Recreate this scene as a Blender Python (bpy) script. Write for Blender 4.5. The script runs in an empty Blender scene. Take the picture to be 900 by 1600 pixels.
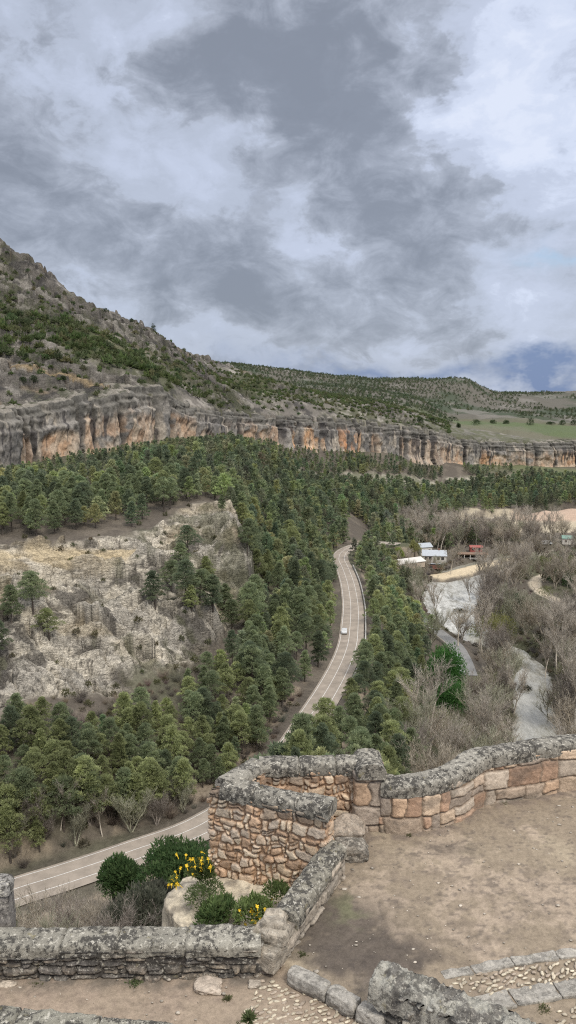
import bpy, bmesh, math, random
import numpy as np
from mathutils import Vector, Matrix, Euler
random.seed(7); rng = np.random.default_rng(11)
S = bpy.context.scene
COL = S.collection
R = math.radians

# ------------------------------------------------------------------ camera (the eye is the origin, looking along +Y)
FPX, PITCH = 1200.0, R(7.6)
cam_d = bpy.data.cameras.new('camera'); cam = bpy.data.objects.new('camera', cam_d); COL.objects.link(cam)
cam_d.sensor_fit = 'VERTICAL'; cam_d.sensor_height = 24.0; cam_d.lens = 24.0*FPX/1600.0
cam_d.clip_start = 0.5; cam_d.clip_end = 20000
cam.rotation_euler = (math.pi/2 - PITCH, 0, 0)
S.camera = cam
S.cycles.use_denoising = False; S.cycles.filter_width = 1.15
S.cycles.max_bounces = 8; S.cycles.diffuse_bounces = 6; S.cycles.sample_clamp_indirect = 4
CP, SP = math.cos(PITCH), math.sin(PITCH)

def ray(px, py):
    cx = (px-450.0)/FPX; cy = (800.0-py)/FPX
    return (cx, CP + cy*SP, -SP + cy*CP)
def on_z(px, py, z):            # point of the level z seen towards a photo position
    d = ray(px, py); t = z/d[2]; return Vector((d[0]*t, d[1]*t, z))
def on_r(px, py, r):            # point at horizontal distance r
    d = ray(px, py); t = r/math.hypot(d[0], d[1]); return Vector((d[0]*t, d[1]*t, d[2]*t))
def az_of(px, py=760.0):
    d = ray(px, py); return math.atan2(d[0], d[1])
def project(x, y, z):
    x = np.asarray(x, float); y = np.asarray(y, float); z = np.asarray(z, float)
    dep = y*CP - z*SP; up = y*SP + z*CP
    dep = np.where(dep < .1, .1, dep)
    return 450 + FPX*x/dep, 800 - FPX*up/dep

# ------------------------------------------------------------------ noise
def _h(ix, iy, iz, seed):
    n = (ix.astype(np.int64)*374761393 + iy.astype(np.int64)*668265263 + iz.astype(np.int64)*2147483647 + seed*1274126177) & 0xFFFFFFFF
    n = ((n ^ (n >> 13))*1274126177) & 0xFFFFFFFF
    n = ((n ^ (n >> 16))*2246822519) & 0xFFFFFFFF
    return ((n ^ (n >> 15)) & 0xFFFFFF)/float(0xFFFFFF)
def vnoise(x, y, z=None, seed=0):
    x = np.asarray(x, float); y = np.asarray(y, float)
    z = np.zeros_like(x) if z is None else np.asarray(z, float)
    x, y, z = np.broadcast_arrays(x, y, z)
    ix, iy, iz = np.floor(x), np.floor(y), np.floor(z)
    fx, fy, fz = x-ix, y-iy, z-iz
    fx, fy, fz = [f*f*(3-2*f) for f in (fx, fy, fz)]
    def L(a, b, t): return a+(b-a)*t
    def layer(k):
        return L(L(_h(ix, iy, iz+k, seed), _h(ix+1, iy, iz+k, seed), fx), L(_h(ix, iy+1, iz+k, seed), _h(ix+1, iy+1, iz+k, seed), fx), fy)
    if not fz.any(): return layer(0)*2-1
    return L(layer(0), layer(1), fz)*2-1
def fbm(x, y, z=None, oct=4, seed=0, gain=.5, lac=2.03):
    a, s, t, f = 1.0, 0.0, 0.0, 1.0
    for i in range(oct):
        s = s + a*vnoise(np.asarray(x)*f+i*17.3, np.asarray(y)*f-i*9.1, None if z is None else np.asarray(z)*f+i*5.7, seed+i*31)
        t += a; a *= gain; f *= lac
    return s/t*1.4
def ridged(x, y, z=None, oct=4, seed=0):
    a, s, t, f = 1.0, 0.0, 0.0, 1.0
    for i in range(oct):
        s = s + a*(1-np.abs(vnoise(np.asarray(x)*f+i*17.3, np.asarray(y)*f-i*9.1, None if z is None else np.asarray(z)*f, seed+i*31))*2)
        t += a; a *= .5; f *= 2.03
    return s/t
def worley(x, y, seed=0):
    """broken blocks: three random numbers of the nearest cell, offset to its centre, gap to the next cell"""
    ix, iy = np.floor(x), np.floor(y); d1 = np.full(x.shape, 9.0); d2 = np.full(x.shape, 9.0); cx = np.zeros(x.shape); cy = np.zeros(x.shape); ox = np.zeros(x.shape); oy = np.zeros(x.shape)
    z0 = np.zeros_like(ix)
    for a in (-1, 0, 1):
        for b in (-1, 0, 1):
            jx, jy = ix+a, iy+b; px = jx+_h(jx, jy, z0, seed); py = jy+_h(jx, jy, z0+1, seed); d = np.hypot(x-px, y-py); m = d < d1
            d2 = np.where(m, d1, np.minimum(d2, d)); cx = np.where(m, jx, cx); cy = np.where(m, jy, cy); ox = np.where(m, x-px, ox); oy = np.where(m, y-py, oy); d1 = np.where(m, d, d1)
    return [_h(cx, cy, z0+k, seed+5) for k in (2, 3, 4)], ox, oy, d2-d1
def sstep(a, b, x):
    t = np.clip((np.asarray(x, float)-a)/(b-a), 0, 1); return t*t*(3-2*t)
def mix(a, b, t):
    t = np.asarray(t)
    if np.ndim(a) and np.shape(a)[-1] == 3 and (np.ndim(t) == 0 or np.shape(t)[-1:] != (3,) or np.ndim(t) < np.ndim(a) or np.shape(a) == (3,)):
        t = t[..., None]
    return np.asarray(a)*(1-t) + np.asarray(b)*t

# ------------------------------------------------------------------ mesh and object helpers
def mesh_np(name, verts, faces, mats, colors=None, smooth=True, fmat=None):
    """verts (n,3), faces (m,k) all of one size; colors (n,3) linear per vertex."""
    verts = np.ascontiguousarray(verts, dtype=np.float32); faces = np.ascontiguousarray(faces, dtype=np.int32)
    me = bpy.data.meshes.new(name)
    n, m, k = len(verts), len(faces), faces.shape[1]
    me.vertices.add(n); me.vertices.foreach_set('co', verts.ravel())
    me.loops.add(m*k); me.loops.foreach_set('vertex_index', faces.ravel())
    me.polygons.add(m); me.polygons.foreach_set('loop_start', np.arange(0, m*k, k, dtype=np.int32))
    me.polygons.foreach_set('loop_total', np.full(m, k, dtype=np.int32))
    if smooth: me.polygons.foreach_set('use_smooth', np.ones(m, dtype=bool))
    for mt in (mats if isinstance(mats, (list, tuple)) else [mats]): me.materials.append(mt)
    if fmat is not None: me.polygons.foreach_set('material_index', np.asarray(fmat, dtype=np.int32))
    me.update(calc_edges=True); me.validate()
    if colors is not None:
        at = me.color_attributes.new('tint', 'FLOAT_COLOR', 'POINT')
        c = np.ones((n, 4), dtype=np.float32); c[:, :np.shape(colors)[1]] = colors
        at.data.foreach_set('color', c.ravel())
    return me
def obj(name, me, parent=None, loc=None):
    o = bpy.data.objects.new(name, me); COL.objects.link(o)
    if parent is not None: o.parent = parent
    if loc is not None: o.location = loc
    return o
def tag(o, label=None, cat=None, group=None, kind=None):
    if label: o['label'] = label
    if cat: o['category'] = cat
    if group: o['group'] = group
    if kind: o['kind'] = kind
    return o
def thing(name, label, cat, loc=(0, 0, 0), rz=0.0, group=None):
    o = obj(name, None, None, loc); o.rotation_euler = (0, 0, rz); o.empty_display_size = .2
    return tag(o, label, cat, group)
def grid_faces(nu, nv, wrap=False):
    u = np.arange(nu if wrap else nu-1); v = np.arange(nv-1)
    U, V = np.meshgrid(u, v, indexing='ij'); U2 = (U+1) % nu
    return np.stack([U*nv+V, U2*nv+V, U2*nv+V+1, U*nv+V+1], -1).reshape(-1, 4)

class MB:                                   # small mesh builder for hand-modelled pieces
    def __init__(s): s.bm = bmesh.new()
    def box(s, c, size, rz=0.0, bevel=0.0, taper=1.0, rx=0.0, ry=0.0):
        r = bmesh.ops.create_cube(s.bm, size=1.0); vs = r['verts']
        for v in vs:
            k = taper if v.co.z > 0 else 1.0
            v.co = Vector((v.co.x*size[0]*k, v.co.y*size[1]*k, v.co.z*size[2]))
        if bevel:
            es = list({e for v in vs for e in v.link_edges})
            rr = bmesh.ops.bevel(s.bm, geom=es, offset=bevel, segments=2, affect='EDGES', profile=.6)
            vs = list({v for f in rr['faces'] for v in f.verts} | {v for v in vs if v.is_valid})
        M = Matrix.Translation(Vector(c)) @ Euler((rx, ry, rz)).to_matrix().to_4x4()
        bmesh.ops.transform(s.bm, matrix=M, verts=[v for v in vs if v.is_valid]); return s
    def tube(s, pts, rad, seg=8, cap=True):
        pts = [Vector(p) for p in pts]; rings = []
        rad = rad if isinstance(rad, (list, tuple)) else [rad]*len(pts)
        for i, p in enumerate(pts):
            t = (pts[min(i+1, len(pts)-1)]-pts[max(i-1, 0)]).normalized()
            a = t.orthogonal().normalized(); b = t.cross(a)
            if i and rings:
                a = (rings[-1][1]-t*rings[-1][1].dot(t)).normalized(); b = t.cross(a)
            rings.append(([s.bm.verts.new(p+(a*math.cos(q)+b*math.sin(q))*rad[i]) for q in [2*math.pi*k/seg for k in range(seg)]], a))
        for (r0, _), (r1, _) in zip(rings, rings[1:]):
            for k in range(seg): s.bm.faces.new((r0[k], r0[(k+1) % seg], r1[(k+1) % seg], r1[k]))
        if cap:
            s.bm.faces.new(rings[0][0][::-1]); s.bm.faces.new(rings[-1][0])
        return s
    def prism(s, poly, axis_pts):           # extrude a closed polygon (list of 3D points) by a vector
        a = [s.bm.verts.new(Vector(p)) for p in poly]; b = [s.bm.verts.new(Vector(p)+Vector(axis_pts)) for p in poly]
        n = len(a); s.bm.faces.new(a[::-1]); s.bm.faces.new(b)
        for i in range(n): s.bm.faces.new((a[i], a[(i+1) % n], b[(i+1) % n], b[i]))
        return s
    def face(s, pts): s.bm.faces.new([s.bm.verts.new(Vector(p)) for p in pts]); return s
    def build(s, name, mat, parent=None, smooth=False, loc=None):
        bmesh.ops.recalc_face_normals(s.bm, faces=s.bm.faces[:])
        me = bpy.data.meshes.new(name); s.bm.to_mesh(me); s.bm.free(); me.materials.append(mat)
        if smooth:
            for p in me.polygons: p.use_smooth = True
        return obj(name, me, parent, loc)

# ------------------------------------------------------------------ materials
def new_mat(name):
    m = bpy.data.materials.new(name); m.use_nodes = True
    nt = m.node_tree; b = nt.nodes['Principled BSDF']; return m, nt, b
def noise_node(nt, scale, detail=4, rough=.55, coord=None, vec_scale=None):
    n = nt.nodes.new('ShaderNodeTexNoise'); n.inputs['Scale'].default_value = scale
    n.inputs['Detail'].default_value = detail; n.inputs['Roughness'].default_value = rough
    g = coord or nt.nodes.new('ShaderNodeNewGeometry').outputs['Position']
    if vec_scale:
        mp = nt.nodes.new('ShaderNodeMapping'); mp.inputs['Scale'].default_value = vec_scale
        nt.links.new(g, mp.inputs['Vector']); g = mp.outputs['Vector']
    nt.links.new(g, n.inputs['Vector']); return n
def math_node(nt, op, a, b=None, clamp=False):
    n = nt.nodes.new('ShaderNodeMath'); n.operation = op; n.use_clamp = clamp
    for i, v in enumerate((a, b)):
        if v is None: continue
        if hasattr(v, 'node'): nt.links.new(v, n.inputs[i])
        else: n.inputs[i].default_value = v
    return n.outputs[0]
def maprange(nt, v, a, b, c, d, smooth=False):
    n = nt.nodes.new('ShaderNodeMapRange'); n.interpolation_type = 'SMOOTHSTEP' if smooth else 'LINEAR'
    nt.links.new(v, n.inputs[0])
    for i, k in enumerate((a, b, c, d)): n.inputs[i+1].default_value = k
    return n.outputs[0]
def mixc(nt, f, a, b, mode='MIX'):
    n = nt.nodes.new('ShaderNodeMix'); n.data_type = 'RGBA'; n.blend_type = mode
    for sock, v in ((n.inputs[0], f), (n.inputs[6], a), (n.inputs[7], b)):
        if hasattr(v, 'node'): nt.links.new(v, sock)
        elif isinstance(v, (int, float)): sock.default_value = v
        else: sock.default_value = (*v, 1)
    return n.outputs[2]
def attr(nt, name='tint'):
    n = nt.nodes.new('ShaderNodeVertexColor'); n.layer_name = name; return n.outputs['Color']
def bump(nt, b, h, dist, strength=1.0):
    n = nt.nodes.new('ShaderNodeBump'); n.inputs['Distance'].default_value = dist; n.inputs['Strength'].default_value = strength
    nt.links.new(h, n.inputs['Height']); nt.links.new(n.outputs['Normal'], b.inputs['Normal'])

def mat_tinted(name, scale, lo=.72, hi=1.3, rough=.9, bump_d=0.0, scale2=None, spec=.2):
    """vertex tint x procedural grain"""
    m, nt, b = new_mat(name)
    n1 = noise_node(nt, scale, 6, .65); v = maprange(nt, n1.outputs[0], .3, .7, lo, hi)
    if scale2:
        n2 = noise_node(nt, scale2, 3, .6); v = math_node(nt, 'MULTIPLY', v, maprange(nt, n2.outputs[0], .3, .7, .82, 1.18))
    cmb = nt.nodes.new('ShaderNodeCombineColor')
    for i in range(3): nt.links.new(v, cmb.inputs[i])
    nt.links.new(mixc(nt, 1.0, attr(nt), cmb.outputs[0], 'MULTIPLY'), b.inputs['Base Color'])
    b.inputs['Roughness'].default_value = rough; b.inputs['Specular IOR Level'].default_value = spec
    if bump_d: bump(nt, b, n1.outputs[0], bump_d)
    return m
def mat_plain(name, col, rough=.6, metallic=0.0, scale=3.0, var=.18, spec=.3, bump_d=0.0):
    m, nt, b = new_mat(name)
    n1 = noise_node(nt, scale, 5, .6); v = maprange(nt, n1.outputs[0], .3, .7, 1-var, 1+var)
    cmb = nt.nodes.new('ShaderNodeCombineColor')
    for i in range(3): nt.links.new(v, cmb.inputs[i])
    nt.links.new(mixc(nt, 1.0, col, cmb.outputs[0], 'MULTIPLY'), b.inputs['Base Color'])
    b.inputs['Roughness'].default_value = rough; b.inputs['Metallic'].default_value = metallic
    b.inputs['Specular IOR Level'].default_value = spec
    if bump_d: bump(nt, b, n1.outputs[0], bump_d)
    return m
ZEN = 3.4
# ------------------------------------------------------------------ world: Nishita sky under broken stratocumulus
S.view_settings.view_transform = 'Standard'; S.view_settings.look = 'None'; S.view_settings.gamma = 1
S.view_settings.use_curve_mapping = False
S.view_settings.exposure = 0.8
SUN_EL, SUN_AZ = R(52), R(150)        # azimuth clockwise from +Y: behind the camera, to the right
W = bpy.data.worlds.new('World'); S.world = W; W.use_nodes = True
nt = W.node_tree; nt.nodes.clear()
out = nt.nodes.new('ShaderNodeOutputWorld'); bg = nt.nodes.new('ShaderNodeBackground')
nt.links.new(bg.outputs[0], out.inputs[0])
sky = nt.nodes.new('ShaderNodeTexSky'); sky.sky_type = 'NISHITA'; sky.sun_disc = False
sky.sun_elevation = SUN_EL; sky.sun_rotation = SUN_AZ; sky.dust_density = 2.0
SKY_K = 0.1
bg.inputs[1].default_value = SKY_K
tc = nt.nodes.new('ShaderNodeTexCoord').outputs['Generated']
sep = nt.nodes.new('ShaderNodeSeparateXYZ'); nt.links.new(tc, sep.inputs[0])
zc = math_node(nt, 'ADD', math_node(nt, 'MAXIMUM', sep.outputs[2], 0.0), 0.16)
cu = math_node(nt, 'DIVIDE', sep.outputs[0], zc); cv = math_node(nt, 'DIVIDE', sep.outputs[1], zc)
def cloud_uv(px, py):
    d = Vector(ray(px, py)).normalized(); k = max(d.z, 0)+.16; return d.x/k, d.y/k
uv = nt.nodes.new('ShaderNodeCombineXYZ'); nt.links.new(cu, uv.inputs[0]); nt.links.new(cv, uv.inputs[1])
# billowy distortion
def nz(scale, detail, rough, vec, dist=0.0):
    n = nt.nodes.new('ShaderNodeTexNoise'); n.inputs['Scale'].default_value = scale; n.inputs['Detail'].default_value = detail
    n.inputs['Roughness'].default_value = rough; n.inputs['Distortion'].default_value = dist
    nt.links.new(vec, n.inputs['Vector']); return n
def vmath(op, a, b):
    n = nt.nodes.new('ShaderNodeVectorMath'); n.operation = op
    for i, v in enumerate((a, b)):
        if hasattr(v, 'node'): nt.links.new(v, n.inputs[i])
        else: n.inputs[i].default_value = v
    return n.outputs[0]
sd = vmath('MULTIPLY', tc, (1.0, 1.0, 1.65))           # direction space, clouds flattened
d1 = nz(4.5, 6, .6, sd)
warp = vmath('MULTIPLY', vmath('SUBTRACT', d1.outputs['Color'], (.5, .5, .5)), (.32, .32, .24))
wd = vmath('ADD', tc, warp)
def blob(px, py, rx, ry):              # soft mass of cloud standing in one direction of the sky
    d = Vector(ray(px, py)).normalized()
    df = vmath('SUBTRACT', wd, tuple(d))
    df = vmath('MULTIPLY', df, (FPX/rx, 0.35*FPX/ry, FPX/ry))
    n = nt.nodes.new('ShaderNodeVectorMath'); n.operation = 'DOT_PRODUCT'; nt.links.new(df, n.inputs[0]); nt.links.new(df, n.inputs[1])
    return math_node(nt, 'EXPONENT', math_node(nt, 'MULTIPLY', n.outputs['Value'], -1.0))
def total(lst):
    s = None
    for px, py, rx, ry, w in lst:
        t = math_node(nt, 'MULTIPLY', blob(px, py, rx, ry), w); s = t if s is None else math_node(nt, 'ADD', s, t)
    return s
dark = total([(450, 60, 150, 85, 1.15), (300, 160, 90, 50, .6), (450, 150, 90, 50, .5), (600, 150, 120, 70, 1.05), (640, 230, 85, 45, .75), (650, 325, 110, 45, 1.1), (440, 262, 70, 30, .6),
              (60, 250, 150, 90, .42), (130, 350, 180, 60, .42), (330, 380, 240, 60, .42), (40, 60, 150, 60, .2), (700, 385, 150, 40, .45), (160, 450, 240, 60, .35), (430, 420, 220, 60, .3), (620, 430, 200, 40, .25),
              (820, 300, 120, 30, .25), (560, 500, 320, 50, .5), (330, 470, 200, 60, .4), (800, 510, 160, 30, .3), (-250, 200, 260, 260, .35), (1150, 380, 200, 60, .5)])
lite = total([(130, 140, 140, 50, .6), (420, 215, 90, 45, .5), (810, 110, 140, 120, 1.0), (800, 240, 110, 60, .5), (860, 350, 130, 30, .75), (500, 330, 70, 30, .55), (230, 60, 60, 60, .45),
              (850, 470, 130, 45, .45), (700, 460, 120, 40, .25), (820, 604, 140, 12, .6), (640, 70, 60, 60, .2), (790, 540, 120, 22, .35)])
fine = nz(7.0, 8, .62, vmath('ADD', sd, vmath('MULTIPLY', warp, (.6, .6, .6)))).outputs['Fac']
puff = nz(16.0, 6, .6, sd, .6).outputs['Fac']
tex = math_node(nt, 'ADD', math_node(nt, 'MULTIPLY', math_node(nt, 'SUBTRACT', fine, .5), 2.1), math_node(nt, 'MULTIPLY', math_node(nt, 'SUBTRACT', puff, .5), 1.25))
dens = math_node(nt, 'ADD', math_node(nt, 'SUBTRACT', math_node(nt, 'MULTIPLY', dark, .85), math_node(nt, 'MULTIPLY', lite, .9)), tex)
dn = maprange(nt, math_node(nt, 'ADD', math_node(nt, 'SUBTRACT', math_node(nt, 'MULTIPLY', dark, .42), math_node(nt, 'MULTIPLY', lite, .9)), tex), -.95, .75, 0, 1)
ramp = nt.nodes.new('ShaderNodeValToRGB'); nt.links.new(dn, ramp.inputs[0])
cr = ramp.color_ramp; cr.interpolation = 'EASE'
def setramp(stops):
    while len(cr.elements) > 1: cr.elements.remove(cr.elements[-1])
    cr.elements[0].position = stops[0][0]; cr.elements[0].color = (*stops[0][1], 1)
    for p, c in stops[1:]:
        e = cr.elements.new(p); e.color = (*c, 1)
setramp([(0.0, (.44, .475, .56)), (.18, (.395, .435, .53)), (.36, (.325, .36, .445)), (.60, (.285, .316, .385)), (.80, (.225, .25, .305)), (1.0, (.18, .20, .245))])
ccol = ramp.outputs[0]
edge = math_node(nt, 'ADD', math_node(nt, 'MULTIPLY', tex, .95), math_node(nt, 'SUBTRACT', math_node(nt, 'MULTIPLY', dark, .95), math_node(nt, 'MULTIPLY', lite, .45)))
mask = maprange(nt, edge, .34, .62, 0, 1, True)
dcol = mixc(nt, maprange(nt, math_node(nt, 'ADD', edge, math_node(nt, 'MULTIPLY', puff, .8)), .6, 1.7, 0, 1, True), (.265, .290, .345), (.138, .155, .190))
ccol = mixc(nt, math_node(nt, 'MULTIPLY', mask, .84), ccol, dcol)
# bluish rain band low over the horizon, darker
elev = sep.outputs[2]
blue_band = total([(810, 577, 230, 20, 1.3), (560, 570, 220, 22, .6)])
ccol = mixc(nt, math_node(nt, 'MULTIPLY', blue_band, .95, True), ccol, (.115, .158, .265))
# a hole showing clear blue sky
hole = math_node(nt, 'MULTIPLY', total([(890, 412, 60, 16, 1.0)]), 1.0, True)
# overcast brightens towards the zenith
zen = maprange(nt, elev, .42, .95, 1.0, ZEN, True)
cmb = nt.nodes.new('ShaderNodeCombineColor')
warmz = math_node(nt, 'SUBTRACT', zen, 1.0)
for i, k in enumerate((1.12, 1.0, .80)): nt.links.new(math_node(nt, 'DIVIDE', math_node(nt, 'ADD', math_node(nt, 'MULTIPLY', warmz, k), 1.0), SKY_K), cmb.inputs[i])
cloud = mixc(nt, 1.0, ccol, cmb.outputs[0], 'MULTIPLY')
# below the horizon: dim ground-coloured light
cloud = mixc(nt, maprange(nt, elev, -.12, -.02, 0, 1), (.9, .85, .75), cloud)
nt.links.new(mixc(nt, math_node(nt, 'SUBTRACT', .95, math_node(nt, 'MULTIPLY', hole, .7)), sky.outputs[0], cloud), bg.inputs[0])
# the sun behind thin cloud
sl = bpy.data.lights.new('sun', 'SUN'); sl.energy = 1.5; sl.angle = R(14); sl.color = (1.0, .95, .87)
so = bpy.data.objects.new('sun', sl); COL.objects.link(so); so.location = (0, -20, 60)
sv = Vector((math.sin(SUN_AZ)*math.cos(SUN_EL), math.cos(SUN_AZ)*math.cos(SUN_EL), math.sin(SUN_EL)))
so.rotation_euler = sv.to_track_quat('Z', 'Y').to_euler()
# ------------------------------------------------------------------ terrain: polar height field built from measured profiles
def pchip(x, y, xq):
    """monotone cubic; x (n,), y (n,...) -> (len(xq),...)"""
    x = np.asarray(x, float); y = np.asarray(y, float); xq = np.clip(xq, x[0], x[-1])
    h = np.diff(x); sh = (slice(None),)+(None,)*(y.ndim-1)
    d = np.diff(y, axis=0)/h[sh]; m = np.zeros_like(y)
    w1 = (2*h[1:]+h[:-1])[sh]; w2 = (h[1:]+2*h[:-1])[sh]
    ok = (d[1:]*d[:-1]) > 0
    with np.errstate(divide='ignore', invalid='ignore'):
        hm = (w1+w2)/(w1/d[:-1]+w2/d[1:])
    m[1:-1] = np.where(ok, np.nan_to_num(hm), 0); m[0] = d[0]; m[-1] = d[-1]
    i = np.clip(np.searchsorted(x, xq, side='right')-1, 0, len(x)-2)
    t = ((xq-x[i])/h[i])[sh]; hh = h[i][sh]
    return ((2*t**3-3*t**2+1)*y[i] + (t**3-2*t**2+t)*hh*m[i] + (-2*t**3+3*t**2)*y[i+1] + (t**3-t**2)*hh*m[i+1])
def u_of_az(az): return 450+FPX*np.tan(az)*(CP+(40/FPX)*SP)
def az_of_u(u): return np.arctan((np.asarray(u, float)-450)/FPX/(CP+(40/FPX)*SP))
def zpx(px, py, r): return on_r(px, py, r).z
NEAR = [(6, 'z', -17), (22, 'z', -19), (45, 'z', -32)]
def Z(v): return ('z', v)
BELOW = {   # photo column: (distance, photo row) or (distance, 'z', height)
 -900: [(80, 'z', -66), (100, 'z', -74), (112, 'z', -72), (200, 'z', -52), (300, 'z', -34), (330, 'z', -28), (420, 'z', -20)],
 -400: [(80, 'z', -66), (100, 'z', -75), (112, 'z', -72), (160, 'z', -63), (220, 'z', -45), (300, 'z', -34), (335, 'z', -28), (420, 'z', -20)],
 0:    [(80, 'z', -63), (103, 'z', -75), (115, 'z', -75), (122, 1310), (158, 1120), (172, 1050), (197, 960), (222, 882), (229, 866), (240, 850), (305, 780), (373, 735), (480, 'z', -24)],
 100:  [(80, 'z', -62), (107, 'z', -75), (120, 'z', -75), (127, 1290), (158, 1130), (174, 1060), (200, 960), (226, 880), (233, 864), (248, 840), (310, 780), (398, 715), (500, 'z', -20)],
 200:  [(80, 'z', -62), (113, 'z', -75), (130, 'z', -75), (137, 'z', -73), (172, 1100), (182, 1050), (205, 960), (228, 895), (236, 868), (252, 836), (320, 770), (430, 700), (520, 'z', -17)],
 300:  [(80, 'z', -62), (120, 'z', -75), (138, 'z', -75), (188, 1060), (203, 1005), (218, 955), (226, 925), (246, 895), (258, 850), (268, 822), (292, 790), (360, 740), (480, 690), (600, 'z', -15)],
 355:  [(80, 'z', -60), (110, 'z', -69), (127, 'z', -75), (145, 'z', -75), (195, 1060), (222, 990), (238, 945), (248, 900), (255, 860), (264, 838), (288, 800), (330, 768), (420, 720), (510, 690), (600, 'z', -16)],
 385:  [(80, 'z', -58), (112, 'z', -67), (132, 'z', -75), (150, 'z', -75), (205, 1040), (235, 960), (246, 935), (254, 892), (266, 878), (300, 835), (345, 790), (440, 730), (550, 690), (650, 'z', -17)],
 420:  [(80, 'z', -57), (120, 'z', -66), (141, 'z', -75), (160, 'z', -75), (178, 1120), (225, 1000), (290, 905), (390, 800), (510, 722), (572, 693), (660, 'z', -22)],
 480:  [(80, 'z', -57), (130, 'z', -66.5), (160, 'z', -75), (180, 'z', -75), (205, 1053), (265, 950), (370, 850), (490, 780), (560, 752), (575, 741), (632, 698), (720, 'z', -27)],
 520:  [(80, 'z', -58), (140, 'z', -69), (168, 'z', -75.5), (180, 'z', -75), (300, 'z', -75), (390, 'z', -75), (430, 835), (520, 780), (592, 756), (610, 742), (662, 703), (760, 'z', -30)],
 600:  [(80, 'z', -58), (150, 'z', -74), (200, 'z', -80), (300, 'z', -80.5), (420, 'z', -81), (520, 'z', -82), (580, 793), (640, 757), (655, 745), (668, 737), (712, 708), (820, 'z', -38)],
 700:  [(80, 'z', -62), (150, 'z', -82), (200, 'z', -89), (300, 'z', -92), (450, 'z', -93), (520, 'z', -92), (585, 'z', -90.5), (600, 815), (660, 790), (720, 761), (735, 748), (755, 740), (788, 724), (900, 'z', -52)],
 800:  [(80, 'z', -62), (150, 'z', -86), (200, 'z', -92.5), (300, 'z', -92.5), (500, 'z', -91), (590, 'z', -91), (612, 816), (640, 803), (720, 770), (790, 746), (868, 727), (1000, 'z', -58)],
 900:  [(80, 'z', -62), (150, 'z', -86), (200, 'z', -92), (300, 'z', -92), (500, 'z', -90), (600, 'z', -90), (622, 808), (640, 797), (720, 770), (820, 745), (928, 730), (1080, 'z', -64)],
 1300: [(80, 'z', -62), (150, 'z', -86), (200, 'z', -92), (500, 'z', -90), (640, 'z', -86), (720, 'z', -79), (1000, 'z', -70), (1150, 'z', -66), (1300, 'z', -60)],
 1900: [(80, 'z', -62), (150, 'z', -86), (200, 'z', -92), (500, 'z', -90), (640, 'z', -86), (720, 'z', -79), (1000, 'z', -70), (1150, 'z', -66), (1300, 'z', -60)],
}
ABOVE = {
 -900: [(250, 'z', 0), (330, 'z', 4), (400, 'z', 20), (500, 'z', 56), (700, 'z', 165), (900, 'z', 190), (2500, 'z', 260), (6000, 'z', 100)],
 -400: [(250, 'z', 0), (330, 'z', 4), (400, 'z', 20), (500, 'z', 56), (680, 'z', 158), (900, 'z', 185), (2500, 'z', 260), (6000, 'z', 100)],
 0:    [(300, 'z', -1), (378, 638), (400, 612), (455, 562), (520, 500), (590, 440), (670, 372), (900, 'z', 165), (2500, 'z', 240), (6000, 'z', 100)],
 65:   [(300, 'z', -1), (390, 632), (405, 615), (460, 560), (525, 505), (585, 455), (648, 408), (900, 'z', 125), (2500, 'z', 200), (6000, 'z', 100)],
 130:  [(330, 'z', 2), (405, 628), (420, 615), (470, 561), (530, 512), (580, 487), (620, 463), (900, 'z', 95), (2500, 'z', 150), (6000, 'z', 60)],
 240:  [(330, 'z', 2), (445, 630), (460, 612), (500, 583), (570, 553), (680, 517), (1000, 'z', 72), (2500, 'z', 100), (6000, 'z', 60)],
 350:  [(400, 'z', -2), (520, 641), (545, 625), (590, 607), (690, 592), (850, 569), (1200, 'z', 60), (1700, 'z', 98), (3000, 'z', 95), (6000, 'z', 60)],
 450:  [(450, 'z', -5), (605, 649), (640, 630), (690, 618), (760, 604), (900, 'z', 24), (1100, 'z', 24), (1350, 600), (1700, 578), (3000, 'z', 85), (6000, 'z', 0)],
 560:  [(520, 'z', -10), (690, 656), (760, 636), (850, 626), (1100, 621), (1350, 608), (1700, 592), (3000, 'z', 72), (6000, 'z', 0)],
 640:  [(560, 'z', -15), (745, 667), (800, 657), (900, 645), (1150, 632), (1450, 612), (1750, 592), (3000, 'z', 72), (6000, 'z', 0)],
 720:  [(600, 'z', -28), (815, 683), (950, 668), (1080, 662), (1250, 650), (1350, 640), (1650, 593), (2000, 'z', 50), (3000, 'z', 50), (6000, 'z', 0)],
 770:  [(640, 'z', -32), (848, 690), (950, 676), (1080, 664), (1250, 650), (1400, 640), (1800, 613), (2600, 'z', 45), (3200, 'z', 45), (6000, 'z', -20)],
 900:  [(700, 'z', -38), (935, 692), (1000, 683), (1120, 667), (1350, 652), (1500, 642), (2000, 612), (3000, 'z', 55), (6000, 'z', -20)],
 1300: [(800, 'z', -45), (1150, 696), (1300, 676), (1500, 652), (1700, 642), (2200, 610), (3000, 'z', 65), (6000, 'z', -20)],
 1900: [(800, 'z', -45), (1150, 696), (1300, 676), (1500, 652), (1700, 642), (2200, 610), (3000, 'z', 65), (6000, 'z', -20)],
}
CLIFF = [(-900, 790, 640, 330), (-400, 790, 640, 335), (-250, 788, 640, 340), (-100, 760, 642, 352), (0, 740, 648, 375), (60, 728, 640, 388), (100, 715, 632, 398), (150, 705, 622, 412), (200, 700, 612, 428), (240, 694, 606, 446), (262, 690, 612, 462),
         (290, 690, 630, 478), (330, 690, 638, 502), (385, 690, 646, 552), (450, 692, 650, 602), (550, 705, 656, 684), (640, 712, 668, 742), (700, 722, 680, 792), (740, 724, 690, 830),
         (800, 727, 692, 868), (900, 729, 692, 934), (1100, 735, 695, 1050), (1300, 738, 697, 1160), (1900, 738, 697, 1180)]

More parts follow.
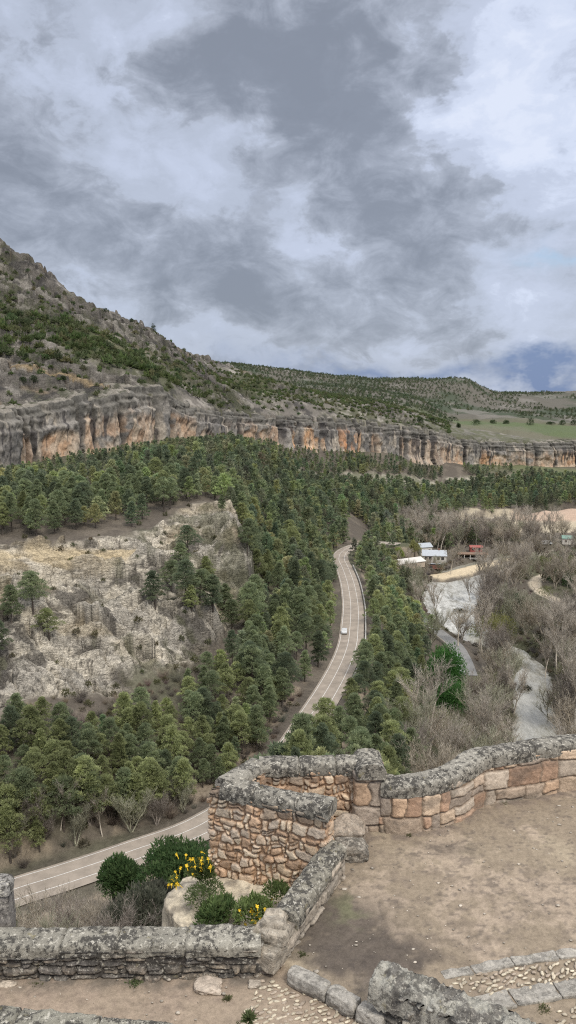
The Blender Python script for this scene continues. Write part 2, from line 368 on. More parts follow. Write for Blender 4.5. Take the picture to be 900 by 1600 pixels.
u_in = np.arange(-80, 981, 1.35)
u_l = -80-np.cumsum(np.linspace(2, 40, 55)); u_r = 980+np.cumsum(np.linspace(2, 40, 55))
U = np.concatenate([u_l[::-1], u_in, u_r])
def rseg(a, b, k): return np.exp(np.arange(math.log(a), math.log(b), k))
RR = np.concatenate([rseg(6, 90, .03), rseg(90, 150, .008), rseg(150, 300, .0019), rseg(300, 380, .006), rseg(380, 700, .0045), rseg(700, 2100, .006), rseg(2100, 6000, .04)])
LR = np.log(RR)
def field(table, near):
    us = sorted(table); prof = []
    for u in us:
        pts = (near if near else []) + table[u]
        r = np.array([p[0] for p in pts], float)
        z = np.array([p[2] if p[1] == 'z' else zpx(u, p[1], p[0]) for p in pts], float)
        prof.append(pchip(np.log(r), z, LR))
    return pchip(np.array(us, float), np.array(prof), U)
Zb = field(BELOW, NEAR); Za = field(ABOVE, None)
cu_, cb_, ct_, cr_ = [np.array(c, float) for c in zip(*CLIFF)]
def cliff_r(u):
    r = pchip(cu_, cr_, np.asarray(u, float))
    s = np.asarray(u, float)*r/FPX
    return r + 5.0*fbm(s/38.0, s*0+3.3, oct=2, seed=5)
def cliff_zb(u): return pchip(cu_, np.array([zpx(a, b, r) for a, b, _, r in CLIFF]), np.asarray(u, float))
def cliff_zt(u): return pchip(cu_, np.array([zpx(a, t, r) for a, _, t, r in CLIFF]), np.asarray(u, float))
AZ = az_of_u(U)
X = np.sin(AZ)[:, None]*RR[None]; Y = np.cos(AZ)[:, None]*RR[None]
RC = cliff_r(U)[:, None]
UU = np.broadcast_to(U[:, None], X.shape); RG = np.broadcast_to(RR[None], X.shape)
above = RG > RC+11.0

# --- plan-view lines
def spline(pts, n=12):
    pts = [Vector(p) for p in pts]; o = []
    P_ = [pts[0]*2-pts[1]]+pts+[pts[-1]*2-pts[-2]]
    for i in range(1, len(P_)-2):
        for k in range(n):
            t = k/n; a, b, c, d = P_[i-1:i+3]
            o.append(.5*((2*b)+(c-a)*t+(2*a-5*b+4*c-d)*t*t+(3*b-a-3*c+d)*t**3))
    o.append(pts[-1]); return o
def dist_line(pts, x, y):
    best = np.full(np.shape(x), 1e9); tt = np.zeros(np.shape(x))
    for i in range(len(pts)-1):
        ax, ay = pts[i][0], pts[i][1]; bx, by = pts[i+1][0]-ax, pts[i+1][1]-ay
        L2 = bx*bx+by*by+1e-9
        t = np.clip(((x-ax)*bx+(y-ay)*by)/L2, 0, 1)
        d = np.hypot(x-ax-t*bx, y-ay-t*by); m = d < best
        best = np.where(m, d, best); tt = np.where(m, i+t, tt)
    return best, tt
ROAD_Z, RIVER_Z = -75.0, -95.0
road_c = spline([on_z(*p, ROAD_Z) for p in [(-420, 1560), (-200, 1478), (0, 1400), (100, 1368), (200, 1334), (320, 1288), (420, 1216), (495, 1108), (529, 1050), (545, 1010), (549, 980), (550, 945), (545, 912), (537, 888), (531, 873), (537, 861), (558, 852), (590, 848), (625, 850)]], 10)
rw = [(900, 1260, 16), (850, 1190, 14), (836, 1130, 11), (832, 1085, 11), (826, 1050, 12), (790, 1020, 14), (742, 992, 15), (712, 968, 19), (702, 940, 25), (722, 912, 33), (752, 893, 34), (800, 876, 22), (850, 866, 18), (920, 862, 18), (1000, 862, 18), (1150, 870, 20)]
riv_s = spline([(*on_z(a, b, RIVER_Z).xy, w) for a, b, w in rw], 10)
riv_c = [Vector((p.x, p.y, RIVER_Z)) for p in riv_s]; riv_w = [p.z/2 for p in riv_s]
path_c = spline([on_z(*p, -91.3) for p in [(1000, 1000), (930, 962), (880, 942), (850, 928), (836, 914), (840, 904), (862, 896), (890, 889)]], 8)
rside_c = spline([on_z(*p, -90.5) for p in [(610, 945), (640, 957), (668, 976), (690, 992), (710, 1008), (722, 1028), (732, 1055)]], 8)
vroad_c = spline([on_z(*p, -88.6) for p in [(640, 826), (690, 818), (760, 812.5), (840, 811.5), (920, 813), (1100, 812)]], 8)

Zt = np.where(above, Za, Zb)
# --- roughness
slope_zone = sstep(150, 165, RG)*(1-sstep(285, 300, RG))*(1-sstep(372, 400, UU))
rockz = slope_zone*sstep(-60, 0, UU+(RG-158)*10)       # the pale outcrop
# lower limit of the outcrop follows the wood in front of it
lowlim = np.interp(UU, [-400, 0, 60, 130, 200, 260, 300, 340, 380, 420], [150, 160, 164, 172, 178, 186, 196, 214, 232, 300])
uplim = np.interp(UU, [-400, 0, 100, 200, 260, 300, 340, 400], [226, 233, 237, 250, 268, 292, 292, 280])
rockz = sstep(lowlim-3, lowlim+5, RG+4*fbm(X/9, Y/9, seed=3))*(1-sstep(uplim-3, uplim+6, RG+5*fbm(X/11, Y/11, seed=4)))*(1-sstep(392, 402, UU))
rockz = np.clip(rockz, 0, 1)*(~above)
hill = above & (RG < 900) ; hillf = hill*1.0
ns = lambda sc, o=4, sd=0: fbm(X/sc, Y/sc, oct=o, seed=sd)
amp = np.where(above, np.clip(RG/520, .6, 2.4), np.clip(RG/330, .3, 1.2))
Zt = Zt + amp*1.1*ns(26, 4, 21) + amp*.35*ns(6, 3, 22)
# rock: blocks, ribs and ledges
bandl = np.interp(UU, [-300, 0, 100, 200, 260], [221, 225, 229, 237, 248])
band = np.exp(-((RG-bandl-1.5*ns(7, 2, 62))/5.0)**4)*(1-sstep(200, 290, UU)); rockf = rockz; rockz = rockz*(1-.85*band)
rb = ridged(X/14, Y/14, Zt/7, 4, 31); rb2 = ridged(X/4.2, Y/4.2, Zt/2.2, 3, 33)
rb3 = ridged(X/2.1, Y/2.1, Zt/1.3, 3, 35)
bl = np.interp(UU, [-300, 0, 150, 250, 330, 400], [209, 211, 215, 221, 229, 240])
Zt = Zt + rockz*(3.2*np.tanh((RG-bl+3*ns(12, 2, 36))/2.2)*sstep(-26, -4, bl-RG+0)*0+3.6*np.exp(-((RG-bl+11+3*ns(16, 2, 39))/7)**2)-3.4*np.exp(-((RG-bl-3)/6)**2)+3.4*np.exp(-((RG-bl-17+3*ns(16, 2, 40))/7)**2)+3.5*ns(17, 3, 47))
Zt = Zt + rockz*(2.2*(rb-.5)+.5*(rb2-.5)+.25*(rb3-.5))
strat = (Zt+1.5*ns(40, 2, 41))/3.6; fr = strat-np.floor(strat); led = sstep(.25, .75, fr)-fr
Zt = Zt + rockf*5.0*np.exp(-((UU-366)/20)**2-((RG-257)/9)**4)+rockf*3.0*np.exp(-((UU-318)/26)**2-((RG-222)/8)**4)
Zt = Zt + rockz*led*1.6
BLK = np.zeros(X.shape); GAP = np.ones(X.shape)
ii = rockz > .01; xs_, ys_ = X[ii]+2.2*ns(9, 3, 37)[ii], Y[ii]+2.2*ns(9, 3, 38)[ii]
hsum = np.zeros(ii.sum()); gmin = np.ones(ii.sum())
for sc_, A_ in ((8.0, 3.4), (3.4, 1.2), (1.5, .32)):
    (q1, q2, q3), ox, oy, gp = worley((xs_*.55+ys_*.2)/sc_, (ys_*1.35-xs_*.3)/sc_, int(sc_*10))
    hsum += A_*((q1-.5)+1.1*(ox*(q2-.5)*2+oy*(q3-.5)*2)-.35*np.exp(-(gp/.09)**2)); gmin = np.minimum(gmin, gp*sc_/1.6)
BLK[ii] = hsum; GAP[ii] = gmin; Zt = Zt + rockz*BLK
hz = hillf*sstep(0, 30, RG-RC)
strat = (Zt+3*ns(60, 3, 42))/6.5; fr = strat-np.floor(strat); led2 = sstep(.3, .7, fr)-fr
rocky_hill = hz*sstep(-.25, .35, ns(55, 3, 43)+.45*sstep(540, 600, RG)*(UU < 340)+.35*(1-sstep(440, 465, RG)))
Zt = Zt + hz*led2*(1.2+3.6*rocky_hill) + rocky_hill*2.4*(ridged(X/17, Y/17, Zt/8, 4, 44)-.5)
# ledges over the great cliff
nearc = above*(1-sstep(15, 55, RG-RC)); fr = (Zt+1.2*ns(30, 3, 45))/4.2; fr = fr-np.floor(fr)
Zt = Zt + nearc*(sstep(.35, .65, fr)-fr)*3.2
# far hills: folded ground
far = above*sstep(900, 1300, RG)
Zt = Zt + far*(5*ns(150, 3, 46)*(1-sstep(650, 720, UU)*(1-sstep(1350, 1500, RG))))
# low scarps across the field
fsc = above*sstep(640, 680, UU)*(1-sstep(1250, 1300, RG))
for rs, hh in ((1010, 3.0), (1230, 3.0)):
    rr_ = rs+30*fbm(UU/90, UU*0, seed=int(rs)); Zt = Zt + fsc*hh*(sstep(-3, 3, RG-rr_)-sstep(-90, 90, RG-rr_))
ii = rocky_hill > .02; hb = np.zeros(ii.sum()); xs_, ys_ = X[ii]+4*ns(20, 3, 37)[ii], Y[ii]+4*ns(20, 3, 38)[ii]
for sc_, A_ in ((15.0, 3.6), (6.5, 2.0)):
    (q1, q2, q3), ox, oy, gp = worley(xs_/sc_, ys_*1.3/sc_, int(sc_*10)); hb += A_*((q1-.5)+.9*(ox*(q2-.5)*2+oy*(q3-.5)*2)-.3*np.exp(-(gp/.09)**2))
HB = np.zeros(X.shape); HB[ii] = hb; Zt = Zt + rocky_hill*HB
# the ground meets the roof of the cliff
zt_e = pchip(cu_, np.array([zpx(a, t, r) for a, _, t, r in CLIFF]), U)[:, None]
capz = zt_e-1.2+.30*np.clip(RG-RC-9, 0, None)+.02*np.clip(RG-RC-9, 0, None)**1.6; wcap = above*(1-sstep(20, 60, RG-RC))
Zt = np.where(above, mix(Zt, np.minimum(Zt, capz), wcap), Zt)
rockz = rockf
# --- roads, river, paths worked into the ground
dR, tR = dist_line(road_c, X, Y); near_ = ~above
Zt = np.where(near_, mix(ROAD_Z-.25, Zt, sstep(6.2, 15, dR)), Zt)
ditch = near_*np.exp(-((dR-7.5)/1.3)**2)*.0
dV, tV = dist_line(riv_c, X, Y); wV = np.interp(tV, np.arange(len(riv_w)), riv_w)
Zt = np.where(near_, mix(RIVER_Z-1.6, np.maximum(Zt, RIVER_Z+.6), sstep(-1.0, 5.0, dV-wV+1.2*ns(7, 2, 51))), Zt)
dP, _ = dist_line(path_c, X, Y); Zt = np.where(near_, mix(-91.5, Zt, sstep(2, 8, dP)), Zt)
dS, _ = dist_line(rside_c, X, Y); Zt = np.where(near_, mix(-90.75, Zt, sstep(3.6, 7.5, dS)), Zt)
dQ, _ = dist_line(vroad_c, X, Y); Zt = np.where(near_, mix(-88.9, Zt, sstep(5, 12, dQ)), Zt)
# keep the ground below the terrace rock
rt = np.hypot(X, Y); Zt = np.where(rt < 30, np.minimum(Zt, -14-rt*.2), Zt)

# --- ground colours (albedo of the ground itself)
gz = np.gradient(Zt, axis=1)/np.gradient(RG, axis=1)
n1, n2, n3, n4 = ns(30, 4, 61), ns(7, 4, 62), ns(90, 3, 63), ns(2.5, 3, 64)
C = np.empty(X.shape+(3,)); C[:] = (.095, .080, .064)                       # litter under the pines
C = mix(C, np.array((.145, .122, .095)), sstep(-.1, .5, n2)*.7)
C = mix(C, np.array((.075, .082, .045)), sstep(.1, .6, n1)*.5)
val = near_*sstep(575, 640, UU)*sstep(150, 200, RG)*(1-sstep(560, 590, RG))
C = mix(C, mix(np.array((.105, .09, .072)), np.array((.085, .085, .05)), sstep(-.2, .4, n1)), val)
# outcrop
rc = mix(np.array((.70, .625, .50)), np.array((.52, .47, .39)), sstep(-.2, .35, n2+.5*n1))
rc = mix(rc, np.array((.07, .062, .055)), (1-sstep(.02, .12, GAP))*sstep(-.2, .4, fbm(X/3, Y/3, Zt/1.3, 4, 66))*.8)
rc = mix(rc, np.array((.135, .12, .102)), sstep(.02, .36, fbm(X/8, Y/8, Zt/3.5, 6, 68)+.25*n4-.10*BLK)*.85)
rc = mix(rc, np.array((.46, .37, .235)), sstep(.15, .65, fbm(X/18, Y/18, Zt/6, 3, 67))*.55)
rc = mix(rc, np.array((.13, .13, .07)), sstep(.1, .5, n1+.45*n4)*.6)
C = mix(C, rc, rockz)
band = rockz*band
C = mix(C, np.array((.60, .48, .30)), np.clip(band*.9*sstep(-1.0,-.1,n2), 0, 1))
mid = rockz*np.exp(-((RG-np.interp(UU, [-300, 0, 150, 250, 330], [207, 209, 213, 219, 226]))/5)**2)*sstep(-.35, .2, n2)
C = mix(C, np.array((.135, .13, .072)), mid*.7)
# road banks, pale earth on the hill side
bank = near_*sstep(6.3, 8, dR)*(1-sstep(9, 13, dR+3*n2))
C = mix(C, mix(np.array((.26, .21, .155)), np.array((.12, .10, .08)), sstep(-.25, .25, n2+.5*n4)), bank*.8)
# hill above the cliff
hc = mix(np.array((.155, .138, .118)), np.array((.098, .095, .062)), sstep(-.15, .4, n1+.4*n4))
hc = mix(hc, np.array((.31, .28, .24)), sstep(.1, .55, n2+.25*n1+.10*HB)*.8)
hc = mix(hc, np.array((.06, .055, .05)), sstep(.0, .4, fbm(X/6, Y/6, Zt/2.6, 5, 68)-.06*HB)*.9)
hc = mix(hc, np.array((.33, .25, .16)), sstep(.45, .8, fbm(X/22, Y/22, Zt/10, 3, 69))*rocky_hill*.6)
grn = np.interp(UU, [-400, 0, 130, 270, 350, 450, 560, 640, 760], [505, 500, 500, 545, 640, 800, 930, 1000, 1400])
grw = np.interp(UU, [-400, 0, 130, 270, 350, 450, 560, 640], [46, 48, 36, 40, 70, 130, 150, 180])
greenz = above*np.exp(-((RG-grn)/grw)**2)*sstep(-.45, .15, n1+.3*n4)
hc = mix(hc, mix(np.array((.070, .082, .036)), np.array((.10, .10, .052)), sstep(-.3, .4, n2)), greenz*.9)
C = np.where(above[..., None], hc, C)
trail_c = [on_r(a, b, 445+0*a) for a, b in ((20, 572), (75, 573), (110, 573), (135, 570), (165, 564))]
dT, _ = dist_line(trail_c, X, Y); C = mix(C, np.array((.36, .27, .16)), above*(1-sstep(1.0, 2.2, dT)))
# far hills and fields
farc = mix(np.array((.105, .096, .078)), np.array((.055, .066, .042)), sstep(-.25, .2, ns(130, 4, 71)))
farc = mix(farc, np.array((.17, .155, .135)), sstep(.35, .6, ns(60, 4, 72))*.7)
C = mix(C, farc, far)
fld = above*sstep(685, 720, UU+.05*(RG-1000)+8*n1)*sstep(945, 965, RG+10*n1)*(1-sstep(1170, 1215, RG+25*n1))
fcol = mix(np.array((.105, .10, .065)), np.array((.092, .112, .055)), sstep(985, 1010, RG)*(1-sstep(1120, 1150, RG)))
fcol = mix(fcol, np.array((.135, .125, .09)), sstep(-.1, .5, n3+.3*n2)*.6)
C = mix(C, fcol, fld)
pl = above*sstep(640, 680, UU)*(1-sstep(930, 960, RG)); C = mix(C, mix(np.array((.10, .10, .062)), np.array((.15, .14, .115)), sstep(-.1, .4, n2)), pl)
# banks of pale earth by the valley road, stone band in the far wood
qz = near_*sstep(690, 730, UU+20*n1)*sstep(588, 594, RG)*(1-sstep(640, 655, RG+12*n1))
C = mix(C, mix(np.array((.43, .37, .27)), np.array((.20, .17, .13)), sstep(-.15, .35, n2)), qz*.9)
qp = near_*sstep(795, 810, UU)*sstep(614, 618, RG)*(1-sstep(646, 656, RG+8*n1)); C = mix(C, np.array((.46, .33, .245)), qp*.75)
sb = np.interp(UU, [420, 480, 520, 600, 700, 800, 850], [548, 567, 600, 647, 728, 790, 830])
sbz = near_*sstep(425, 445, UU)*(1-sstep(815, 835, UU))*np.exp(-((RG-sb)/16)**4)*sstep(-.5, 0, n2)
C = mix(C, mix(np.array((.36, .33, .26)), np.array((.15, .15, .10)), sstep(-.1, .3, n2)), sbz*.9)
# beach, river banks
beach_c = [on_z(a, b, -92) for a, b in ((688, 897), (715, 891), (745, 883), (775, 876), (800, 871))]
dB, _ = dist_line(beach_c, X, Y); C = mix(C, np.array((.50, .41, .28)), near_*(1-sstep(4.5, 7, dB+1.5*n2)))
Zt = np.where(near_, mix(-93.3, Zt, sstep(5, 11, dB)), Zt)
C = mix(C, np.array((.44, .38, .29)), near_*(1-sstep(2.0, 4.0, dP+.6*n2)))
gr = near_*sstep(700, 730, UU)*np.exp(-((RG-860)/45)**2); C = mix(C, np.array((.11, .135, .05)), gr*.6)

def terrain_z(x, y):
    x = np.asarray(x, float); y = np.asarray(y, float)
    u = u_of_az(np.arctan2(x, y)); lr = np.log(np.hypot(x, y))
    i = np.clip(np.searchsorted(U, u)-1, 0, len(U)-2); j = np.clip(np.searchsorted(LR, lr)-1, 0, len(LR)-2)
    a = np.clip((u-U[i])/(U[i+1]-U[i]), 0, 1); b = np.clip((lr-LR[j])/(LR[j+1]-LR[j]), 0, 1)
    return (Zt[i, j]*(1-a)+Zt[i+1, j]*a)*(1-b)+(Zt[i, j+1]*(1-a)+Zt[i+1, j+1]*a)*b
m, nt, b = new_mat('ground_rock_and_earth')
vc = nt.nodes.new('ShaderNodeVertexColor'); vc.layer_name = 'tint'
ga = noise_node(nt, 1.1, 6, .65); gb = noise_node(nt, 6.0, 3, .6); gc = noise_node(nt, .30, 8, .70, None, (1, 1, 2.4)); gd = noise_node(nt, .9, 7, .7, None, (1, 1, 2.6))
v = math_node(nt, 'MULTIPLY', maprange(nt, ga.outputs[0], .3, .7, .74, 1.26), maprange(nt, gb.outputs[0], .3, .7, .82, 1.18))
# joints and broken edges of the bare rock
def crackline(n, w): return math_node(nt, 'SUBTRACT', 1.0, maprange(nt, math_node(nt, 'ABSOLUTE', math_node(nt, 'SUBTRACT', n.outputs[0], .5)), 0, w, .42, 0, True))
ck = math_node(nt, 'MULTIPLY', crackline(gc, .045), crackline(gd, .04))
ck = math_node(nt, 'ADD', math_node(nt, 'MULTIPLY', math_node(nt, 'SUBTRACT', ck, 1.0), vc.outputs['Alpha']), 1.0)
v = math_node(nt, 'MULTIPLY', v, ck)
cmb = nt.nodes.new('ShaderNodeCombineColor')
for i in range(3): nt.links.new(v, cmb.inputs[i])
nt.links.new(mixc(nt, 1.0, vc.outputs['Color'], cmb.outputs[0], 'MULTIPLY'), b.inputs['Base Color'])
b.inputs['Roughness'].default_value = .95; b.inputs['Specular IOR Level'].default_value = .15
hgt_ = math_node(nt, 'ADD', math_node(nt, 'MULTIPLY', math_node(nt, 'ADD', gc.outputs[0], math_node(nt, 'MULTIPLY', gd.outputs[0], .5)), math_node(nt, 'MULTIPLY', vc.outputs['Alpha'], 2.2)), math_node(nt, 'MULTIPLY', ga.outputs[0], .25))
bump(nt, b, hgt_, 1.0, .9); M_GROUND = m
ALPHA = np.clip(rockz+.8*rocky_hill+hz*.25, 0, 1)
tme = mesh_np('terrain', np.stack([X, Y, Zt], -1).reshape(-1, 3), grid_faces(len(U), len(RR)), M_GROUND, np.concatenate([C, ALPHA[..., None]], -1).reshape(-1, 4))
terrain = tag(obj('terrain', tme), kind='structure')

# ------------------------------------------------------------------ the great cliff
cu = np.concatenate([np.arange(-900, -80, 4.0), np.arange(-80, 980, .62), np.arange(980, 1900, 5.0)])
ra = cliff_r(cu); azc = az_of_u(cu)
px_, py_ = np.sin(azc)*ra, np.cos(azc)*ra
arc = np.concatenate([[0], np.cumsum(np.hypot(np.diff(px_), np.diff(py_)))])
k_ = 61; ker = np.hanning(k_); ker /= ker.sum()
def smooth(a): return np.convolve(np.pad(a, k_//2, mode='edge'), ker, 'valid')
tx, ty = np.gradient(smooth(px_)), np.gradient(smooth(py_)); tl = np.hypot(tx, ty); nx_, ny_ = ty/tl, -tx/tl     # outward, towards the valley
NH = 64; hh = np.linspace(0, 1, NH)
edges = [0.0]
while edges[-1] < arc[-1]: edges.append(edges[-1]+rng.choice([3.5, 5, 8, 12, 16, 22, 28])*rng.uniform(.8, 1.2))
edges = np.array(edges); ci = np.clip(np.searchsorted(edges, arc, side='right')-1, 0, len(edges)-2)
jit = .9*fbm(arc[:, None]/9+0*hh, 3*hh[None]+0*arc[:, None], oct=3, seed=80)
sA = arc[:, None]+jit*1.6
ci2 = np.clip(np.searchsorted(edges, sA, side='right')-1, 0, len(edges)-2)
w_ = edges[ci2+1]-edges[ci2]; tcell = (sA-edges[ci2])/w_; dedge = np.minimum(tcell, 1-tcell)*w_
cr1 = rng.random(len(edges)); cr2 = rng.random(len(edges)); cr3 = rng.random(len(edges)); cr4 = rng.random(len(edges))
off = (cr1[ci2]-.45)*7.0+2.2*fbm(arc[:, None]/30+0*hh, 0*sA+7.7, oct=2, seed=79) - 1.3*np.abs(2*tcell-1)**3
crack = np.exp(-(dedge/1.0)**2)*(.35+1.2*cr2[ci2]); off -= crack*4.6
alc = (cr3[ci2] > .42)*sstep(0, .25, tcell)*(1-sstep(.75, 1, tcell))*(1-sstep(.42+.3*cr4[ci2]-.08, .42+.3*cr4[ci2]+.05, hh[None]+.12*(2*tcell-1)**2))*sstep(-.02, .1, hh[None]+.05)
off -= alc*(.8+1.2*cr1[ci2])
zt_c = cliff_zt(cu); zb_c = cliff_zb(cu)-7
zt_cell = zt_c[:, None]+(cr4[ci2]-.4)*4.2*(1-.6*sstep(300, 420, cu))[:, None]+.9*fbm(arc[:, None]/5+0*hh, 0*sA+1.5, seed=82)
zz = zb_c[:, None]+(zt_cell-zb_c[:, None])*hh[None]
# bedding: thin recessed layers
bed = (zz+1.0*fbm(arc[:, None]/40+0*hh, 0*zz, seed=83))/5.2; bf = bed-np.floor(bed)
off += .9*sstep(.1, .5, bf)*(1-sstep(.85, 1, bf))*sstep(.62, .8, hh[None])*.9*sstep(-.3, .4, fbm(arc[:, None]/12+0*hh, zz/8, oct=2, seed=98))
off += 1.7*fbm(px_[:, None]/6+0*hh, py_[:, None]/6+0*hh, zz/12, 5, 84)+.8*fbm(px_[:, None]/1.8+0*hh, py_[:, None]/1.8+0*hh, zz/3.5, 3, 85)
off -= .7*sstep(.93, 1, hh[None])**2
off -= 2.4*sstep(.70+.12*(cr2[ci2]-.5), .73+.12*(cr2[ci2]-.5), hh[None])*(cr3[ci2] > .25)+3.0*sstep(.87, .90, hh[None])
off += 3.5*(1-sstep(0, .25, hh[None]))
cx_, cy_ = px_[:, None]+nx_[:, None]*off, py_[:, None]+ny_[:, None]*off
grey = mix(np.array((.25, .228, .20)), np.array((.15, .14, .128)), sstep(-.3, .35, fbm(arc[:, None]/9+0*hh, zz/6, oct=4, seed=86)))
grey = mix(grey, np.array((.40, .345, .275)), sstep(.0, .5, fbm(arc[:, None]/6+0*hh, zz/14, oct=4, seed=87)+.35*alc+.35*(.55-hh[None]))*.85)
orange = mix(np.array((.46, .29, .175)), np.array((.48, .365, .26)), sstep(-.3, .4, fbm(arc[:, None]/4+0*hh, zz/5, oct=3, seed=88)))
strong = (.55+.6*sstep(-.35, .3, fbm(arc/28, arc*0+.5, oct=3, seed=97)))[:, None]*np.interp(cu, [-900, 0, 100, 260, 300, 400, 430, 560, 580, 640, 700, 740, 900], [.55, .55, .8, .8, .5, .6, 1.0, 1.0, .45, .6, .5, .95, .95])[:, None]
ocm = np.clip(alc*1.15+.8*(cr2[ci2] > .42)*(1-sstep(.5, .9, hh[None]))*sstep(-.4, .1, fbm(arc[:, None]/8+0*hh, zz/8, oct=3, seed=89)), 0, 1)*strong
redc = np.interp(cu, [330, 345, 360, 520, 535, 548, 560], [0, 1, 0, 0, 1, 1, 0])[:, None]
orange = mix(orange, np.array((.50, .22, .09)), redc*.7)
cc = mix(grey, orange, ocm)
stk = fbm(arc[:, None]/2.4+0*hh, zz/40, oct=4, seed=90)+.75*(hh[None]-.62)+.85*np.minimum(crack, 1)+.4*fbm(arc[:, None]/16+0*hh, zz/60, oct=2, seed=91)
cc = mix(cc, np.array((.060, .055, .054)), sstep(.18, .5, stk)*.85)
cc = mix(cc, np.array((.115, .108, .092)), sstep(.68, .9, hh[None]+.15*fbm(arc[:, None]/6+0*hh, zz/4, oct=3, seed=95))*.8)
# roof of the cliff, running back into the hill
back = np.concatenate([[1.0, 2.0], np.linspace(3.2, 29, 22)]); BX = px_[:, None]-nx_[:, None]*back+nx_[:, None]*(off[:, -1:]); BY = py_[:, None]-ny_[:, None]*back+ny_[:, None]*(off[:, -1:])
BZ = zt_cell[:, -1:]+np.interp(back, [0, 2, 6, 14, 22, 29], [.3, .4, .2, 1.2, 2.2, -4])[None]
bst = (back[None]+2.5*fbm(BX/7, BY/7, oct=3, seed=94))/5.5; bst = bst-np.floor(bst); BZ = BZ+1.5*(sstep(.3, .5, bst)-bst)+.8*fbm(BX/4, BY/4, oct=4, seed=92)
cx_, cy_, zz = np.concatenate([cx_, BX], 1), np.concatenate([cy_, BY], 1), np.concatenate([zz, BZ], 1)
cc = np.concatenate([cc, np.broadcast_to(mix(np.array((.20, .18, .15)), np.array((.08, .078, .055)), sstep(-.25, .3, fbm(BX/6, BY/6, oct=4, seed=93)+.6*(bst-.5))), BX.shape+(3,))], 1)
def ground_hit(px, py, r0=30.0, r1=2300.0):
    """where the line of sight through a photo position meets the ground"""
    d = ray(px, py); hl = math.hypot(d[0], d[1]); r = np.exp(np.arange(math.log(r0), math.log(r1), .002)); x = d[0]/hl*r; y = d[1]/hl*r
    below = (d[2]/hl*r) < terrain_z(x, y); i = int(np.argmax(below)) if below.any() else len(r)-1
    return Vector((x[i], y[i], float(terrain_z(x[i], y[i])))), float(r[i])
M_CLIFF = mat_tinted('cliff_rock', .8, .68, 1.32, .95, .3, 5.0)
cme = mesh_np('cliff', np.stack([cx_, cy_, zz], -1).reshape(-1, 3), grid_faces(len(cu), NH+len(back)), M_CLIFF, cc.reshape(-1, 3))
tag(obj('cliff', cme), kind='structure')

# ------------------------------------------------------------------ ribbons: roads, river, paths
def ribbon(name, pts, offs, mat, dz=0.0, follow=False, step=None):
    """strip(s) along a centre line; offs = list of lateral offsets per vertex row or callable(i)"""
    n = len(pts); T = []
    for i in range(n):
        t = (pts[min(i+1, n-1)]-pts[max(i-1, 0)]); t.z = 0; t.normalize(); T.append(t)
    v = []
    for i, p in enumerate(pts):
        o_ = offs(i) if callable(offs) else offs
        for k in o_: v.append((p.x+T[i].y*k, p.y-T[i].x*k, p.z+dz))
    m = len(offs(0) if callable(offs) else offs); v = np.array(v)
    if follow: v[:, 2] = terrain_z(v[:, 0], v[:, 1])+dz
    return mesh_np(name, v, grid_faces(n, m), mat)
M_ASPH = mat_plain('worn_asphalt', (.27, .228, .185), .9, scale=.35, var=.22)
M_ASPH2 = mat_plain('grey_asphalt', (.20, .195, .185), .9, scale=.5, var=.15)
M_PAINT = mat_plain('road_paint', (.62, .60, .56), .7, scale=2.0, var=.12)
M_SAND = mat_plain('pale_earth', (.44, .37, .275), .95, scale=.6, var=.2)
road = tag(obj('road', ribbon('road', road_c, [-3.9, -2, 0, 2, 4.3], M_ASPH, 0.0)), kind='structure')
vv = []; ff = []
for off_ in (-3.3, -.5, 2.3):
    n = len(road_c)
    me_ = ribbon('line', road_c, [off_-.06, off_+.06], M_PAINT, .012)
    b_ = len(vv); vv += [tuple(v.co) for v in me_.vertices]; ff += [[b_+i for i in p.vertices] for p in me_.polygons]; bpy.data.meshes.remove(me_)
tag(obj('road_markings', mesh_np('road_markings', np.array(vv), np.array(ff), M_PAINT)), kind='structure')
tag(obj('dirt_path', ribbon('dirt_path', path_c, [-1.6, 0, 1.6], M_SAND, -.05)), kind='structure')
tag(obj('riverside_road', ribbon('riverside_road', rside_c, [-3.2, 0, 3.2], M_ASPH2, -.05)), kind='structure')
tag(obj('valley_road', ribbon('valley_road', vroad_c, [-3.5, 0, 3.5], M_SAND, 0.05)), kind='structure')
# river water: murky, with foam where it runs over the weir
m, nt, b = new_mat('river_water')
sp = nt.nodes.new('ShaderNodeNewGeometry').outputs['Position']
f1 = noise_node(nt, .5, 8, .74, sp, (1, .3, 1)); f2 = noise_node(nt, 2.4, 7, .72, sp, (1, .5, 1))
fo = math_node(nt, 'MULTIPLY', maprange(nt, math_node(nt, 'ADD', f1.outputs[0], math_node(nt, 'MULTIPLY', f2.outputs[0], .35)), .50, .84, 0, 1, True), 1.0)
foam = math_node(nt, 'MULTIPLY', fo, attr(nt))
nt.links.new(mixc(nt, foam, (.20, .185, .14), (.54, .53, .49)), b.inputs['Base Color'])
nt.links.new(maprange(nt, foam, 0, 1, .10, .6), b.inputs['Roughness']); b.inputs['Specular IOR Level'].default_value = .5
bump(nt, b, f2.outputs[0], .03, .4)
M_RIVER = m
n = len(riv_c); wme = ribbon('river', riv_c, lambda i: [riv_w[i]*k for k in np.linspace(-1.2, 1.2, 9)], M_RIVER, 0.0)
pxy = np.array([project(*v.co) for v in wme.vertices]); tv = np.repeat(np.arange(n), 9)
k_foam = np.interp(tv/10.0, [0, 2, 3, 4, 6, 6.6, 8.2, 8.9, 9.6, 10.3, 12], [.5, .6, .6, .55, .7, 1.1, 1.1, .7, .4, .2, .1])
at = wme.color_attributes.new('tint', 'FLOAT_COLOR', 'POINT')
at.data.foreach_set('color', np.repeat(k_foam[:, None], 4, 1).astype(np.float32).ravel())
tag(obj('river', wme), kind='structure')
